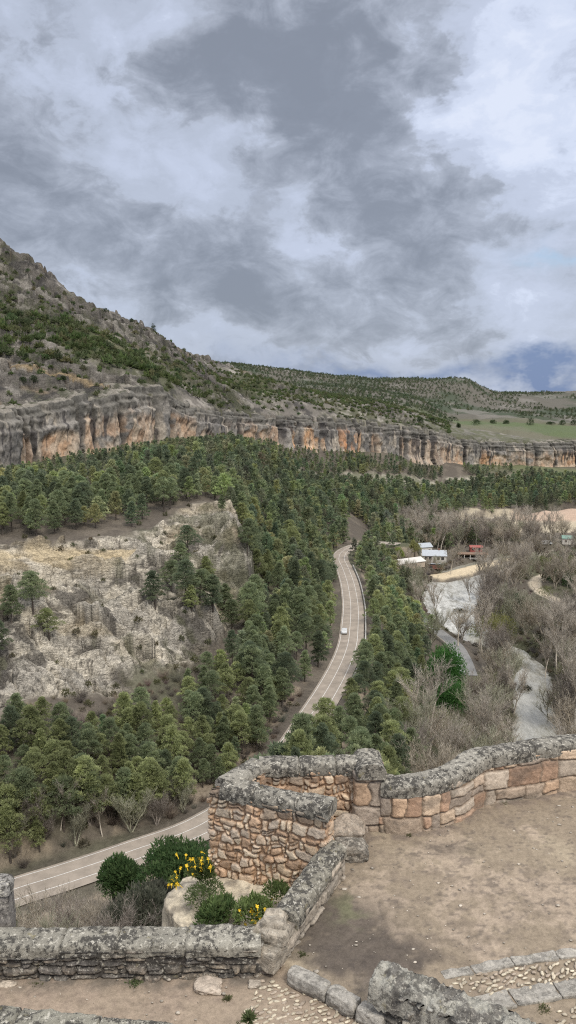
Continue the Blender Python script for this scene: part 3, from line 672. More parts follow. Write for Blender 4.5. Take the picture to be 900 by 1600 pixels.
# ------------------------------------------------------------------ vegetation
def mat_leaf(name, scale=.5, lo=.7, hi=1.3, var=.22):
    m, nt, b = new_mat(name)
    n1 = noise_node(nt, scale, 3, .6); v = maprange(nt, n1.outputs[0], .3, .7, lo, hi)
    oi = nt.nodes.new('ShaderNodeObjectInfo').outputs['Random']
    v = math_node(nt, 'MULTIPLY', v, maprange(nt, oi, 0, 1, 1-var, 1+var))
    cmb = nt.nodes.new('ShaderNodeCombineColor')
    for i in range(3): nt.links.new(v, cmb.inputs[i])
    nt.links.new(mixc(nt, 1.0, attr(nt), cmb.outputs[0], 'MULTIPLY'), b.inputs['Base Color'])
    b.inputs['Roughness'].default_value = .75; b.inputs['Specular IOR Level'].default_value = .25
    tr = nt.nodes.new('ShaderNodeBsdfTranslucent'); ms = nt.nodes.new('ShaderNodeMixShader'); ms.inputs[0].default_value = .5
    nt.links.new(b.inputs['Base Color'].links[0].from_socket, tr.inputs[0]); nt.links.new(b.outputs[0], ms.inputs[1]); nt.links.new(tr.outputs[0], ms.inputs[2])
    nt.links.new(ms.outputs[0], nt.nodes['Material Output'].inputs[0])
    return m
M_LEAF = mat_leaf('pine_needles'); M_BARK = mat_tinted('bark', 2.5, .6, 1.35, .95); M_TWIG = mat_leaf('bare_twigs', .35, .8, 1.2, .15)

def unit(n):
    v = rng.normal(size=(n, 3)); return v/np.linalg.norm(v, axis=1)[:, None]
def tufts(centers, dirs, length, width, spread=.5):
    """one narrow triangle per tuft: needles fanning along dir"""
    n = len(centers); side = np.cross(dirs, unit(n)); side /= np.linalg.norm(side, axis=1)[:, None]+1e-9
    a = centers-side*width[:, None]*.5; b = centers+side*width[:, None]*.5; c = centers+dirs*length[:, None]+unit(n)*spread*.2*length[:, None]
    return np.stack([a, b, c], 1).reshape(-1, 3), np.arange(n*3).reshape(-1, 3)
def cone_tube(p0, p1, r0, r1, seg=5):
    p0, p1 = np.asarray(p0, float), np.asarray(p1, float); t = (p1-p0)/(np.linalg.norm(p1-p0)+1e-9)
    a = np.cross(t, (0.3, .9, .2)); a /= np.linalg.norm(a); b = np.cross(t, a)
    q = np.arange(seg)*2*math.pi/seg; ring = np.cos(q)[:, None]*a+np.sin(q)[:, None]*b
    v = np.concatenate([p0+ring*r0, p1+ring*r1]); i = np.arange(seg); j = (i+1) % seg
    f = np.concatenate([np.stack([i, j, j+seg], 1), np.stack([i, j+seg, i+seg], 1)]); return v, f
class Geo:
    def __init__(s): s.v, s.f, s.c, s.n = [], [], [], 0
    def add(s, v, f, c):
        s.v.append(np.asarray(v, float)); s.f.append(np.asarray(f)+s.n); s.n += len(v)
        c = np.asarray(c, float); s.c.append(np.broadcast_to(c, (len(v), 3)) if c.ndim == 1 else c)
    def arr(s): return np.concatenate(s.v), np.concatenate(s.f), np.concatenate(s.c)
    def mesh(s, name, mat, smooth=False):
        v, f, c = s.arr(); return mesh_np(name, v, f, mat, c, smooth)
TONES = {'olive': ((.220, .245, .115), (.365, .392, .185)), 'green': ((.185, .225, .125), (.31, .348, .190)), 'dark': ((.128, .160, .100), (.205, .235, .138))}
def pine_geo(h, rad, base, npuff, ntuft, tsize, tone, lean=0.0, pointed=.5, trunk_seg=6):
    """returns (trunk Geo, crown Geo); crown of separate needle clumps carried on limbs"""
    lo, hi = map(np.array, TONES[tone]); T, K = Geo(), Geo()
    tip = np.array([lean*h, lean*.4*h, h*.96]); n = 5
    pts = [np.array([tip[0]*(k/n)**1.5, tip[1]*(k/n)**1.5, tip[2]*k/n]) for k in range(n+1)]
    bark = np.array((.085, .070, .058))
    for k in range(n):
        r0, r1 = [h*.021*(1-.88*q/n)+.01 for q in (k, k+1)]; v, f = cone_tube(pts[k], pts[k+1], r0, r1, trunk_seg); T.add(v, f, bark*rng.uniform(.8, 1.2))
    for i in range(npuff):
        t = (i+.5)/npuff; t = t**.85
        z = h*(base+(1-base)*t*.97); prof = (1-t)**(.45+.5*pointed)*min(1, .45+t*3.2)
        q = i*2.4+rng.uniform(-.5, .5); rr = rad*prof*rng.uniform(.40, 1.15)
        ax = np.array([tip[0]*(z/h)**1.5, tip[1]*(z/h)**1.5, z])
        c = ax+np.array([math.cos(q)*rr, math.sin(q)*rr, -.05*rr+rng.uniform(-.15, .15)])
        pr = rad*rng.uniform(.24, .50)*(.6+.55*prof)
        if trunk_seg > 4:
            v, f = cone_tube(ax-np.array([0, 0, .25*rr]), c, h*.006, h*.002, 3); T.add(v, f, bark)
        d = unit(ntuft); d[:, 2] = np.abs(d[:, 2])*.9-.25
        p = c+d*np.array([1, 1, .78])*pr*rng.uniform(.55, 1.0, ntuft)[:, None]
        dirs = d*.8+np.array([0, 0, .55])+.35*unit(ntuft); dirs /= np.linalg.norm(dirs, axis=1)[:, None]
        L = tsize*rng.uniform(.7, 1.35, ntuft); v, f = tufts(p, dirs, L, L*rng.uniform(.42, .62, ntuft))
        tone_p = rng.uniform(0, 1); ct = np.clip(tone_p+rng.normal(0, .28, ntuft), -.15, 1.2)
        K.add(v, f, np.repeat(lo+(hi-lo)*ct[:, None], 3, 0))
    return T, K
def bare_geo(h, spread, nstem, ntwig, tint, low=.12, upright=.6):
    T, K = Geo(), Geo(); tint = np.array(tint); ends = []
    def grow(p, d, L, r, lvl):
        n = 3; q = p
        for k in range(n):
            d = d+rng.normal(0, .13, 3)+np.array([0, 0, .10*upright]); d /= np.linalg.norm(d); e = q+d*L/n
            v, f = cone_tube(q, e, r*(1-.22*k), r*(1-.22*(k+1)), 5 if lvl == 0 else 3); (T if lvl == 0 else K).add(v, f, tint*rng.uniform(.75, 1.1)*(1.0 if lvl else .95))
            q = e
            if lvl < 3 and (lvl > 0 or k > 0 or nstem > 1):
                for _ in range(2 if lvl < 2 else 2):
                    s = rng.normal(0, 1, 3); s[2] = abs(s[2])*.4; s /= np.linalg.norm(s); nd = d*upright+s*spread; nd /= np.linalg.norm(nd)
                    grow(q, nd, L*rng.uniform(.5, .72), r*.5, lvl+1)
            if lvl >= 2: ends.append((q, d))
    for i in range(nstem):
        a = i*2*math.pi/nstem+rng.uniform(-.5, .5); tilt = 0.06 if nstem == 1 else rng.uniform(.15, .42)
        d = np.array([math.cos(a)*tilt, math.sin(a)*tilt, 1.0]); d /= np.linalg.norm(d)
        grow(np.array([math.cos(a), math.sin(a), 0])*(.0 if nstem == 1 else .25), d, h*.52*rng.uniform(.85, 1.1), h*.0165, 0)
    E = np.array([e[0] for e in ends]); D = np.array([e[1] for e in ends])
    i = rng.integers(0, len(E), ntwig); d = D[i]*.7+.75*unit(ntwig)+np.array([0, 0, .35]); d /= np.linalg.norm(d, axis=1)[:, None]
    L = h*rng.uniform(.05, .12, ntwig); v, f = tufts(E[i], d, L, np.full(ntwig, .06))
    K.add(v, f, np.repeat(tint*rng.uniform(.7, 1.25, ntwig)[:, None], 3, 0)); return T, K
def bush_geo(w, h, ntuft, tsize, lo, hi, lumps=7, flat=.0):
    K = Geo(); lo, hi = np.array(lo), np.array(hi)
    for i in range(lumps):
        q = rng.uniform(0, 6.28); rr = 0 if i == 0 else rng.uniform(.2, .62)*w*.5
        pr = w*.5*rng.uniform(.42, .62); c = np.array([math.cos(q)*rr, math.sin(q)*rr, 0]); n = ntuft//lumps
        d = unit(n); d[:, 2] = np.abs(d[:, 2]); p = c+d*np.array([pr, pr, h*rng.uniform(.7, 1.0)*(1-.35*rr/(w*.5))])*rng.uniform(.75, 1.0, n)[:, None]
        dirs = d+.5*unit(n)+np.array([0, 0, .25]); dirs /= np.linalg.norm(dirs, axis=1)[:, None]
        L = tsize*rng.uniform(.6, 1.3, n); v, f = tufts(p, dirs, L, L*rng.uniform(.4, .65, n))
        K.add(v, f, np.repeat(lo+(hi-lo)*np.clip(rng.uniform(0, 1)+rng.normal(0, .3, n), -.15, 1.2)[:, None], 3, 0))
    return K

# --- individual pines: three tones, two shapes each, trunk and crown
PINES = {}
for tone in TONES:
    PINES[tone] = []
    for k in range(5):
        T, K = pine_geo(10, [2.8, 2.4, 3.1, 2.5, 2.9][k], [.24, .18, .36, .30, .42][k], [44, 46, 38, 34, 30][k], 135, .31, tone, [.0, .03, -.05, .06, -.03][k], [.28, .5, .1, .35, .05][k])
        PINES[tone].append((T.mesh('pine_trunk', M_BARK), K.mesh('pine_crown', M_LEAF)))
def add_pine(x, y, h, tone, label, group, k=None, wide=1.0, sink=.25):
    z = float(terrain_z(x, y))-sink; r = thing('pine_tree', label, 'tree', (x, y, z), rng.uniform(0, 6.28), group)
    tm, km = PINES[tone][rng.integers(0, 5) if k is None else k]
    s = h/10.0; r.scale = (s*wide, s*wide, s)
    obj('trunk', tm, r); obj('crown', km, r); return r
MID = [pine_geo(10, [2.7, 2.35, 2.9][k % 3], [.22, .14, .26][k % 3], 28, 36, .68, ['olive', 'green', 'dark', 'green', 'dark', 'olive'][k], 0, [.3, .55, .12][k % 3], 4) for k in range(6)]
FAR = [pine_geo(10, [2.7, 2.4, 2.9][k % 3], [.12, .08, .18][k % 3], 17, 22, .95, ['green', 'dark', 'green', 'dark', 'olive', 'dark'][k], 0, [.35, .65, .18][k % 3], 3) for k in range(6)]
def merge_trees(name, lib, P, label_kind='stuff', mats=(M_BARK, M_LEAF)):
    """P rows: x y z scale variant rot widthfactor -> ONE mesh"""
    vs, fs, cs, ms, n = [], [], [], [], 0; P = np.asarray(P)
    for k in range(len(lib)):
        sel = P[P[:, 4].astype(int) == k]
        if not len(sel): continue
        for gi, g in enumerate(lib[k]):
            v, f, c = g.arr(); ca, sa = np.cos(sel[:, 5])[:, None], np.sin(sel[:, 5])[:, None]; s = sel[:, 3][:, None]; w = s*sel[:, 6][:, None]
            V = np.stack([(v[None, :, 0]*ca-v[None, :, 1]*sa)*w+sel[:, 0][:, None], (v[None, :, 0]*sa+v[None, :, 1]*ca)*w+sel[:, 1][:, None], v[None, :, 2]*s+sel[:, 2][:, None]], -1)
            m = len(sel); F = (f[None]+(np.arange(m)*len(v))[:, None, None]).reshape(-1, 3)+n; n += m*len(v)
            jit = rng.uniform(.78, 1.22, m)[:, None, None]*(1+rng.normal(0, .05, (m, 1, 3)))
            vs.append(V.reshape(-1, 3)); fs.append(F); cs.append((c[None]*jit).reshape(-1, 3)); ms.append(np.full(len(F), gi))
    me = mesh_np(name, np.concatenate(vs), np.concatenate(fs), list(mats), np.concatenate(cs), False, np.concatenate(ms))
    return tag(obj(name, me), kind='stuff')

def scatter(u0, u1, r0, r1, spacing):
    """jittered points over a sector of ground"""
    a0, a1 = az_of_u(u0), az_of_u(u1); n = int((a1-a0)*(r1*r1-r0*r0)/2/spacing**2*2.2)
    a = rng.uniform(a0, a1, n); r = np.sqrt(rng.uniform(r0*r0, r1*r1, n)); x, y = r*np.sin(a), r*np.cos(a)
    return thin(x, y, spacing)
def thin(x, y, spacing, keep=None):
    cell = {}; out_ = []
    for i in range(len(x)):
        c = (int(math.floor(x[i]/spacing)), int(math.floor(y[i]/spacing))); ok = True
        for dx in (-1, 0, 1):
            for dy in (-1, 0, 1):
                for j in cell.get((c[0]+dx, c[1]+dy), ()):
                    if (x[i]-x[j])**2+(y[i]-y[j])**2 < (spacing*.82)**2: ok = False; break
        if ok: cell.setdefault(c, []).append(i); out_.append(i)
    return np.stack([x[out_], y[out_]], 1)
def info(P):
    x, y = P[:, 0], P[:, 1]; u = u_of_az(np.arctan2(x, y)); r = np.hypot(x, y); z = terrain_z(x, y); px, py = project(x, y, z)
    return x, y, u, r, z, px, py
def clear(P, d_road=9, extra=0):
    x, y = P[:, 0], P[:, 1]; ok = dist_line(road_c[::3], x, y)[0] > d_road
    dv, tv = dist_line(riv_c[::3], x, y); ok &= dv > np.interp(tv*3, np.arange(len(riv_w)), riv_w)+1.5
    ok &= dist_line(path_c[::2], x, y)[0] > 4; ok &= dist_line(rside_c[::2], x, y)[0] > 5; ok &= dist_line(beach_c, x, y)[0] > 7; ok &= dist_line(vroad_c[::2], x, y)[0] > 8
    return ok
LOW = lambda u: np.interp(u, [-400, 0, 60, 130, 200, 260, 300, 340, 380, 420], [150, 160, 164, 172, 178, 186, 196, 214, 232, 300])
UP = lambda u: np.interp(u, [-400, 0, 100, 200, 260, 300, 340, 400], [238, 244, 250, 258, 278, 298, 298, 285])
SB = lambda u: np.interp(u, [420, 480, 520, 600, 700, 800, 850], [548, 567, 600, 647, 728, 790, 830])
allp = []        # x y zone height
def put(P, zone, h0, h1):
    g = cliff_r(u_of_az(np.arctan2(P[:, 0], P[:, 1])))-np.hypot(P[:, 0], P[:, 1])
    for p, q in zip(P, g): allp.append((p[0], p[1], zone, min(rng.uniform(h0, h1), 3.2+.10*q)))     # young trees close under the rock
# 0 the bank above the lower road
P = np.concatenate([scatter(-260, 440, 112, 168, 3.2), scatter(-260, 440, 168, 236, 3.7)]); P = thin(P[:, 0], P[:, 1], 2.9); x, y, u, r, z, px, py = info(P)
ok = clear(P, 7.0) & (r < np.interp(u, [-400, 0, 60, 130, 200, 260, 300, 340, 380, 420], [140, 147, 150, 156, 164, 173, 184, 200, 218, 300])+7*fbm(x/9, y/9, seed=141)) & (r > np.interp(u, [-260, 0, 100, 200, 330, 440], [104, 117, 122, 129, 142, 165])) & (fbm(x/14, y/14, seed=101) > -.75); put(P[ok], 0, 5.5, 10.8)
# 1 wood under the cliff on the left, on the bench over the outcrop
P = scatter(-300, 400, 240, 560, 4.7); x, y, u, r, z, px, py = info(P)
ok = (r > UP(u)+3+5*fbm(x/12, y/12, seed=102)) & (r < cliff_r(u)-5) & (fbm(x/16, y/16, seed=103) > -.62); put(P[ok], 1, 6.5, 14)
# 2 slope left of the road, from the outcrop to the cliff
P = scatter(385, 575, 185, 720, 4.4); x, y, u, r, z, px, py = info(P)
ok = clear(P, 6.2) & (r < cliff_r(u)-6) & (np.abs(r-SB(u)) > 9+4*fbm(x/20, y/20, seed=105)) & ((u < 540) | (r > 505)); dd, tt = dist_line(road_c[::3], x, y)
roadx = np.interp(r, [math.hypot(p.x, p.y) for p in road_c[60:]], [u_of_az(math.atan2(p.x, p.y)) for p in road_c[60:]])
ok &= (u < roadx) | (r > 425); put(P[ok], 2, 6.5, 14)
# 3 right of the road
P = scatter(395, 720, 100, 425, 4.5); x, y, u, r, z, px, py = info(P); roadx = np.interp(r, [math.hypot(p.x, p.y) for p in road_c[60:]], [u_of_az(math.atan2(p.x, p.y)) for p in road_c[60:]])
lim = np.interp(r, [100, 150, 190, 230, 290, 340, 420], [640, 640, 662, 690, 690, 655, 612])
ok = clear(P, 7.0) & (u > np.where(r < 150, 395, roadx)) & (u < lim+18*fbm(x/9, y/9, seed=106)) & (r > 104) & ~((u-roadx < 30) & (r > 240) & (r < 350)); P = np.concatenate([P[ok], np.array([tuple(on_r(a, 1200, b).xy) for a, b in ((412, 131), (436, 134), (458, 139), (484, 147), (398, 126), (470, 132))])]); put(P[:-6], 3, 8, 12); put(P[-6:], 3, 12.5, 14.5)
# 4 far wood beyond the valley
P = scatter(540, 1080, 500, 960, 4.8); x, y, u, r, z, px, py = info(P)
ok = clear(P, 10) & (r < cliff_r(u)-12) & (np.abs(r-SB(u)) > 13+5*fbm(x/20, y/20, seed=107)) & (r > np.interp(u, [540, 600, 640, 690, 800, 1080], [505, 545, 585, 606, 652, 652])) & ~((u > 690) & (r > SB(u)) & (fbm(x/18, y/18, seed=108) < .05)) & ~((u > 800) & (r > 795))
put(P[ok], 4, 8, 12.5)
# 5 dark stand behind the riverside houses
P = scatter(575, 760, 440, 600, 5.5); x, y, u, r, z, px, py = info(P)
ok = clear(P, 9) & (((u > 583) & (u < 645) & (r > 455) & (r < 540)) | ((u > 668) & (u < 705) & (r > 508) & (r < 565)) | ((u > 715) & (u < 750) & (r > 530) & (r < 560))); put(P[ok], 5, 10, 16)
allp = np.array(allp, dtype=float)
x, y, u, r, z, px, py = info(allp); ptop = project(x, y, z+allp[:, 3]*.75)
WALLTOP = lambda q: np.interp(q, [0, 262, 275, 330, 345, 395, 575, 600, 640, 700, 740, 900], [1440, 1440, 1370, 1290, 1215, 1178, 1175, 1215, 1205, 1195, 1175, 1150])
vis = (ptop[0] > -8) & (ptop[0] < 908) & (ptop[1] < WALLTOP(ptop[0])-4)
# a clearing round the two bright green trees
drop = (allp[:, 2] == 3) & (u > 672) & (r > 205) & (r < 300)
allp, x, y, u, r, z = allp[~drop], x[~drop], y[~drop], u[~drop], r[~drop], z[~drop]; vis = vis[~drop]
size = allp[:, 3]/r*vis; order = np.argsort(-size); single = np.zeros(len(allp), bool); single[order[:282]] = True
WHERE = ['on the bank between pale outcrop and lower road', 'in the wood between pale outcrop and left cliff', 'on the slope left of the winding road',
         'between the winding road and the river', 'in the far wood across the valley', 'behind the riverside houses']
GRP = ['pines on the bank above the lower road', 'pines in the wood under the left cliff', 'pines on the slope left of the winding road', 'pines between the road and the river', 'pines in the far wood', 'dark conifers behind the riverside houses']
for i in np.where(single)[0]:
    zn = int(allp[i, 2]); tone = rng.choice(['olive', 'green', 'dark'], p=[.55, .37, .08] if zn == 0 else [.28, .5, .22] if zn == 3 else [.16, .56, .28])
    h = allp[i, 3]; big = h > 8.7
    lab = '%s %s pine %s' % ('tall' if big else 'short', {'olive': 'olive green', 'green': 'mid green', 'dark': 'dark green'}[tone], WHERE[zn])
    add_pine(x[i], y[i], h, tone, lab, GRP[zn])
rest = allp[~single]; rr_ = r[~single]; zr = z[~single]
def rows(sel, nv): 
    n = sel.sum(); return np.stack([rest[sel, 0], rest[sel, 1], zr[sel]-.3, rest[sel, 3]/10, rng.integers(0, nv, n), rng.uniform(0, 6.28, n), rng.uniform(.85, 1.2, n)], 1)
midm = rr_ < 330
merge_trees('pine_wood', MID, rows(midm, 6)); merge_trees('far_pine_forest', FAR, rows(~midm, 6))
print('pines', len(allp), 'mid', midm.sum(), 'far', (~midm).sum(), 'single r max', r[single].max())
# pines standing by themselves on the outcrop
for a, b, rr2, h, tone, k, lab in [
    (52, 958, 201, 10.5, 'green', 2, 'tallest pine of the small group at the left edge of the pale outcrop'),
    (18, 975, 197, 9.5, 'green', 0, 'middle pine of the small group at the left edge of the pale outcrop'),
    (77, 1002, 189, 8.0, 'olive', 2, 'lowest pine of the small group at the outcrop, right of its tallest'),
    (-4, 1030, 184, 9.5, 'dark', 0, 'dark pine cut by the left edge of the photo beside the outcrop'),
    (294, 866, 259, 9.5, 'dark', 2, 'lone dark spreading pine on top of the pale rock outcrop'),
    (347, 800, 286, 6.5, 'green', 1, 'small pine at the upper tip of the pale outcrop')]:
    p = ground_hit(a, b)[0]; add_pine(p.x, p.y, h, tone, lab, 'pines on the pale outcrop', k, 1.25 if k == 2 else 1.05)
for a, b, h, tone, k in [(12, 1312, 11, 'olive', 2), (58, 1306, 10, 'olive', 0), (100, 1298, 11.5, 'green', 2), (150, 1290, 10, 'olive', 4), (196, 1278, 11, 'green', 0), (240, 1268, 10.5, 'olive', 2), (288, 1258, 11, 'olive', 0), (36, 1290, 12, 'green', 4), (128, 1272, 12, 'olive', 2), (-20, 1322, 10, 'olive', 0)]:
    p = ground_hit(a, b)[0]; add_pine(p.x, p.y, h*.86, tone, 'tall round-crowned pine in the front row just above the lower road', 'front row of pines above the lower road', k, 1.1)
for i, (a, b, rr2, h, tone) in enumerate([(243, 952, 222, 8.5, 'dark'), (268, 925, 232, 7.5, 'green'), (290, 935, 229, 8.5, 'dark'), (312, 948, 227, 8, 'green'), (333, 955, 229, 8.5, 'dark'), (350, 958, 234, 7.5, 'green'), (322, 920, 243, 7, 'olive'), (283, 908, 240, 6.5, 'green'), (300, 962, 221, 6, 'olive'), (362, 985, 228, 7.5, 'green')]):
    p = ground_hit(a, b)[0]; add_pine(p.x, p.y, h*1.25, tone, 'leafy pine in the hollow between the two bare faces of the pale outcrop', 'pines in the hollow of the outcrop', None, 1.35)
# --- leafless trees along the river: spreading, many-stemmed and slender kinds
BARE = []
for k, (h, sp, ns_, nt_, tint, upr) in enumerate([(12, .5, 4, 900, (.50, .44, .35), .8), (12, .45, 3, 900, (.44, .425, .31), .85), (12, .8, 1, 1000, (.48, .42, .33), .6), (14, .32, 1, 900, (.52, .46, .38), .9), (12, .55, 5, 1000, (.38, .33, .28), .75)]):
    T, K = bare_geo(h, sp, ns_, nt_, tint, upright=upr); BARE.append((T, K, T.mesh('bare_trunk', M_BARK), K.mesh('bare_branches', M_TWIG)))
def add_bare(x, y, s, k, label, group, z=None):
    z = float(terrain_z(x, y))-.15 if z is None else z
    r = thing('bare_tree', label, 'tree', (x, y, z), rng.uniform(0, 6.28), group); r.scale = (s*rng.uniform(.9, 1.15), s*rng.uniform(.9, 1.15), s)
    obj('trunk', BARE[k][2], r); obj('branches', BARE[k][3], r); return r
KIND = ['wide brownish', 'grey leafless', 'single-stemmed spreading', 'slender upright', 'thick dark brown']
P = scatter(585, 1000, 150, 575, 7.4); x, y, u, r, z, px, py = info(P)
rx = np.interp(r, [math.hypot(p.x, p.y) for p in road_c[60:]], [u_of_az(math.atan2(p.x, p.y)) for p in road_c[60:]])
dv, tv = dist_line(riv_c[::3], x, y); lim = np.interp(r, [150, 190, 230, 290, 340, 420, 600], [640, 650, 672, 682, 660, 612, 640])
dbeach = dist_line(beach_c, x, y)[0]
side = np.where(u > np.interp(r, [200, 240, 300, 340, 380, 430, 480, 560], [845, 835, 800, 722, 700, 735, 790, 850]), 1, 0)
HOUSES = [(625, 876, 470, 15), (678, 872, 478, 15), (740, 868, 500, 16), (770, 866, 505, 12), (892, 845, 535, 12), (849, 850, 545, 7), (730, 1040, 275, 8)]
hp = [(*on_r(a, b, rr).xy, d) for a, b, rr, d in HOUSES]
ok = clear(P, 12) & (u > lim) & (dbeach > 9)
for hx, hy, d in hp: ok &= np.hypot(x-hx, y-hy) > d
# keep the river in sight where the photograph shows it between the trunks
ok &= ~((side == 0) & (u > 660) & (u < 790) & (r > 330) & (r < 440) & (fbm(x/9, y/9, seed=120) < .35))
ok &= ~((u > 812) & (u < 848) & (r > 175) & (r < 235)); ok &= ~((u > 690) & (r > 395) & (r < 470) & (u < 800) & (fbm(x/9, y/9, seed=121) < .5))
ok &= ~((u > 800) & (u < 905) & (r > 335) & (r < 405)); ok &= ~((u > 840) & (r > 430) & (r < 480))
ok &= ~((u > 662) & (u < 742) & (r > 205) & (r < 300)); ok &= ~((u > 690) & (u < 800) & (r > 430) & (r < 500))
ok &= ~((u > 860) & (u < 910) & (r > 480) & (r < 530))
P = P[ok]; x, y, u, r, z, px, py = info(P); print('bare', len(P))
for i in range(len(P)):
    wr = r[i] < 300 and side[ok][i] == 0
    k = int(rng.choice(5, p=[.27, .2, .10, .28, .15])); h = (rng.uniform(.45, .7) if r[i] > 385 and r[i] < 480 and u[i] < 705 else rng.uniform(.95, 1.6))*(1.15 if k == 3 else 1)*(.9 if wr else 1)
    where = ('on the left river bank below the road pines' if side[ok][i] == 0 else 'on the right river bank') if r[i] < 350 else ('beside the riverside houses' if u[i] < 800 else 'in the far right valley meadow')
    add_bare(x[i], y[i], h, k, '%s bare tree %s' % (KIND[k], where), 'leafless trees '+where)
rx_ = [(596, 985, 258), (588, 955, 280), (592, 1000, 250), (582, 925, 305), (575, 900, 335), (600, 1020, 240)]
for a, b, rr in rx_:
    p = ground_hit(a, b)[0]; add_bare(p.x, p.y, .5, 4, 'greyish leafless thicket tree beside the white road barrier', 'leafless trees along the barrier')
for a, b, k, s in [(22, 1325, 1, .62), (70, 1318, 4, .5), (118, 1322, 1, .7), (160, 1308, 3, .6), (205, 1300, 1, .75), (245, 1290, 4, .5), (95, 1300, 3, .65), (45, 1300, 4, .6), (285, 1270, 1, .6), (140, 1290, 4, .55)]:
    p = ground_hit(a, b)[0]; add_bare(p.x, p.y, s, k, 'small grey leafless tree at the lower edge of the pine bank above the lower road', 'small leafless trees above the lower road')
for a, b, k, s in [(802, 1120, 3, 1.2), (862, 1130, 1, 1.3), (852, 1065, 3, 1.25), (800, 1065, 1, 1.2), (660, 962, 3, 1.1), (688, 985, 1, .9), (735, 945, 3, 1.1), (650, 935, 1, 1.0), (790, 900, 1, 1.2), (768, 925, 3, 1.3), (612, 900, 0, .8), (640, 897, 1, .75), (664, 899, 0, .8), (688, 896, 1, .7), (598, 893, 4, .7), (755, 882, 3, .8)]:
    p = ground_hit(a, b)[0]; add_bare(p.x, p.y, s, k, 'pale upright leafless tree standing right at the edge of the river', 'leafless trees at the water edge')
for a, b, rr, k, s, lab in [(672, 1010, 318, 1, 1.15, 'tall leafless tree in front of the rapids, left of the pool'), (716, 1010, 300, 2, 1.35, 'tall leafless tree with a dark leaning trunk before the rapids'), (704, 898, 452, 2, 1.5, 'big round brownish leafless tree on the sandy beach'),
        (800, 905, 425, 3, 1.45, 'tallest slender poplar with thin dark trunk right of the pool'), (816, 895, 440, 3, 1.2, 'shorter slender poplar beside the tallest one'), (785, 880, 470, 0, 1.35, 'wide leafless tree at the right end of the beach'),
        (700, 1195, 190, 0, 1.2, 'nearest wide leafless tree behind the curved wall'), (640, 1200, 180, 4, .9, 'dark leafless tree behind the low part of the curved wall'), (760, 1180, 200, 0, 1.15, 'leafless tree left of the near stretch of river'), (880, 1180, 215, 2, 1.1, 'leafless tree overhanging the near stretch of river from the right')]:
    p = ground_hit(a, b)[0]; add_bare(p.x, p.y, s, k, lab, None)
# --- evergreen and budding trees picked out of the valley
def leafy(name, label, px, py, r, w, h, lo, hi, trunk=True, n=2600, ts=.5, cat='tree', group=None, lumps=10, z0=.3):
    p = ground_hit(px, py)[0] if py < 1150 else on_r(px, py, r); z = float(terrain_z(p.x, p.y)); t = thing(name, label, cat, (p.x, p.y, z-.2), rng.uniform(0, 6), group)
    K = bush_geo(w, h*(1-z0), n, ts, lo, hi, lumps); k = obj('crown' if trunk else 'foliage', K.mesh(name, M_LEAF), t, (0, 0, h*z0))
    T = Geo(); bark = np.array((.10, .085, .07))
    for q in range(3 if not trunk else 1):
        a = q*2.1; v, f = cone_tube((0.1*math.cos(a), .1*math.sin(a), 0), (w*.12*math.cos(a)*(q > 0), w*.12*math.sin(a)*(q > 0), h*(z0+.35)), h*.02+.02, .03, 6); T.add(v, f, bark)
    obj('trunk' if trunk else 'stems', T.mesh(name+'_wood', M_BARK), t); return t
GD, GL = (.035, .075, .028), (.06, .12, .035)
leafy('evergreen_tree', 'dense bright green round tree beside the riverside road', 702, 1078, 262, 17, 18, (.05, .13, .035), (.09, .20, .05), n=11000, ts=.62, lumps=20, z0=.12)
leafy('evergreen_tree', 'lower dense green tree in front of the bright round one', 704, 1112, 250, 13, 12, (.05, .12, .035), (.085, .18, .05), n=7000, ts=.6, lumps=14, z0=.12)
leafy('evergreen_tree', 'dark green tree standing alone among bare trees right of the pool', 808, 958, 368, 9, 11, GD, (.055, .09, .04), n=2600, ts=.6, z0=.1)
leafy('willow_tree', 'yellow green budding willow at the bend of the river', 774, 1000, 330, 17, 14, (.20, .20, .07), (.29, .28, .11), n=2200, ts=.6, lumps=14)
leafy('willow_tree', 'bright yellow green tree beside the long low building', 622, 878, 478, 7, 9, (.19, .24, .06), (.27, .31, .09), n=1300, ts=.7)
leafy('willow_tree', 'pale yellow green tree left of the white house', 648, 872, 490, 7, 11, (.20, .20, .08), (.28, .27, .11), n=1300, ts=.7)
for i, (a, b, rr, w) in enumerate([(846, 884, 455, 9), (868, 882, 462, 10), (888, 880, 468, 10), (905, 884, 455, 11), (860, 895, 440, 8), (895, 896, 438, 9)]):
    leafy('willow_tree', 'low pale green bush tree in the row above the curved path', a, b, rr, w, 6.5, (.16, .18, .07), (.23, .24, .10), n=1100, ts=.7, group='pale green trees above the curved path', z0=.1)
for i, (a, b, rr, w, h) in enumerate([(870, 912, 415, 7, 10), (888, 916, 408, 8, 11), (852, 906, 425, 6, 9)]):
    leafy('evergreen_tree', 'dark green tree beside the curved dirt path', a, b, rr, w, h, GD, GL, n=1600, ts=.6, group='dark trees beside the curved path', z0=.08)
for i, (a, b, rr, w, h) in enumerate([(820, 1085, 262, 6, 4), (845, 1010, 305, 9, 7), (770, 1050, 275, 6, 4), (880, 1030, 295, 8, 6)]):
    leafy('evergreen_bush', 'dark bush among the bare trees by the near river', a, b, rr, w, h, (.05, .055, .03), (.085, .085, .05), trunk=False, n=1500, ts=.4, cat='bush', group='dark bushes by the near river', z0=.0)
p = on_z(719, 962, RIVER_Z); t = leafy('island_bush', 'dark bush on the little island in the rapids', 719, 962, math.hypot(p.x, p.y), 8, 2.2, (.05, .05, .03), (.08, .075, .045), trunk=False, n=900, ts=.4, cat='bush', z0=.0); t.location.z = RIVER_Z-.1
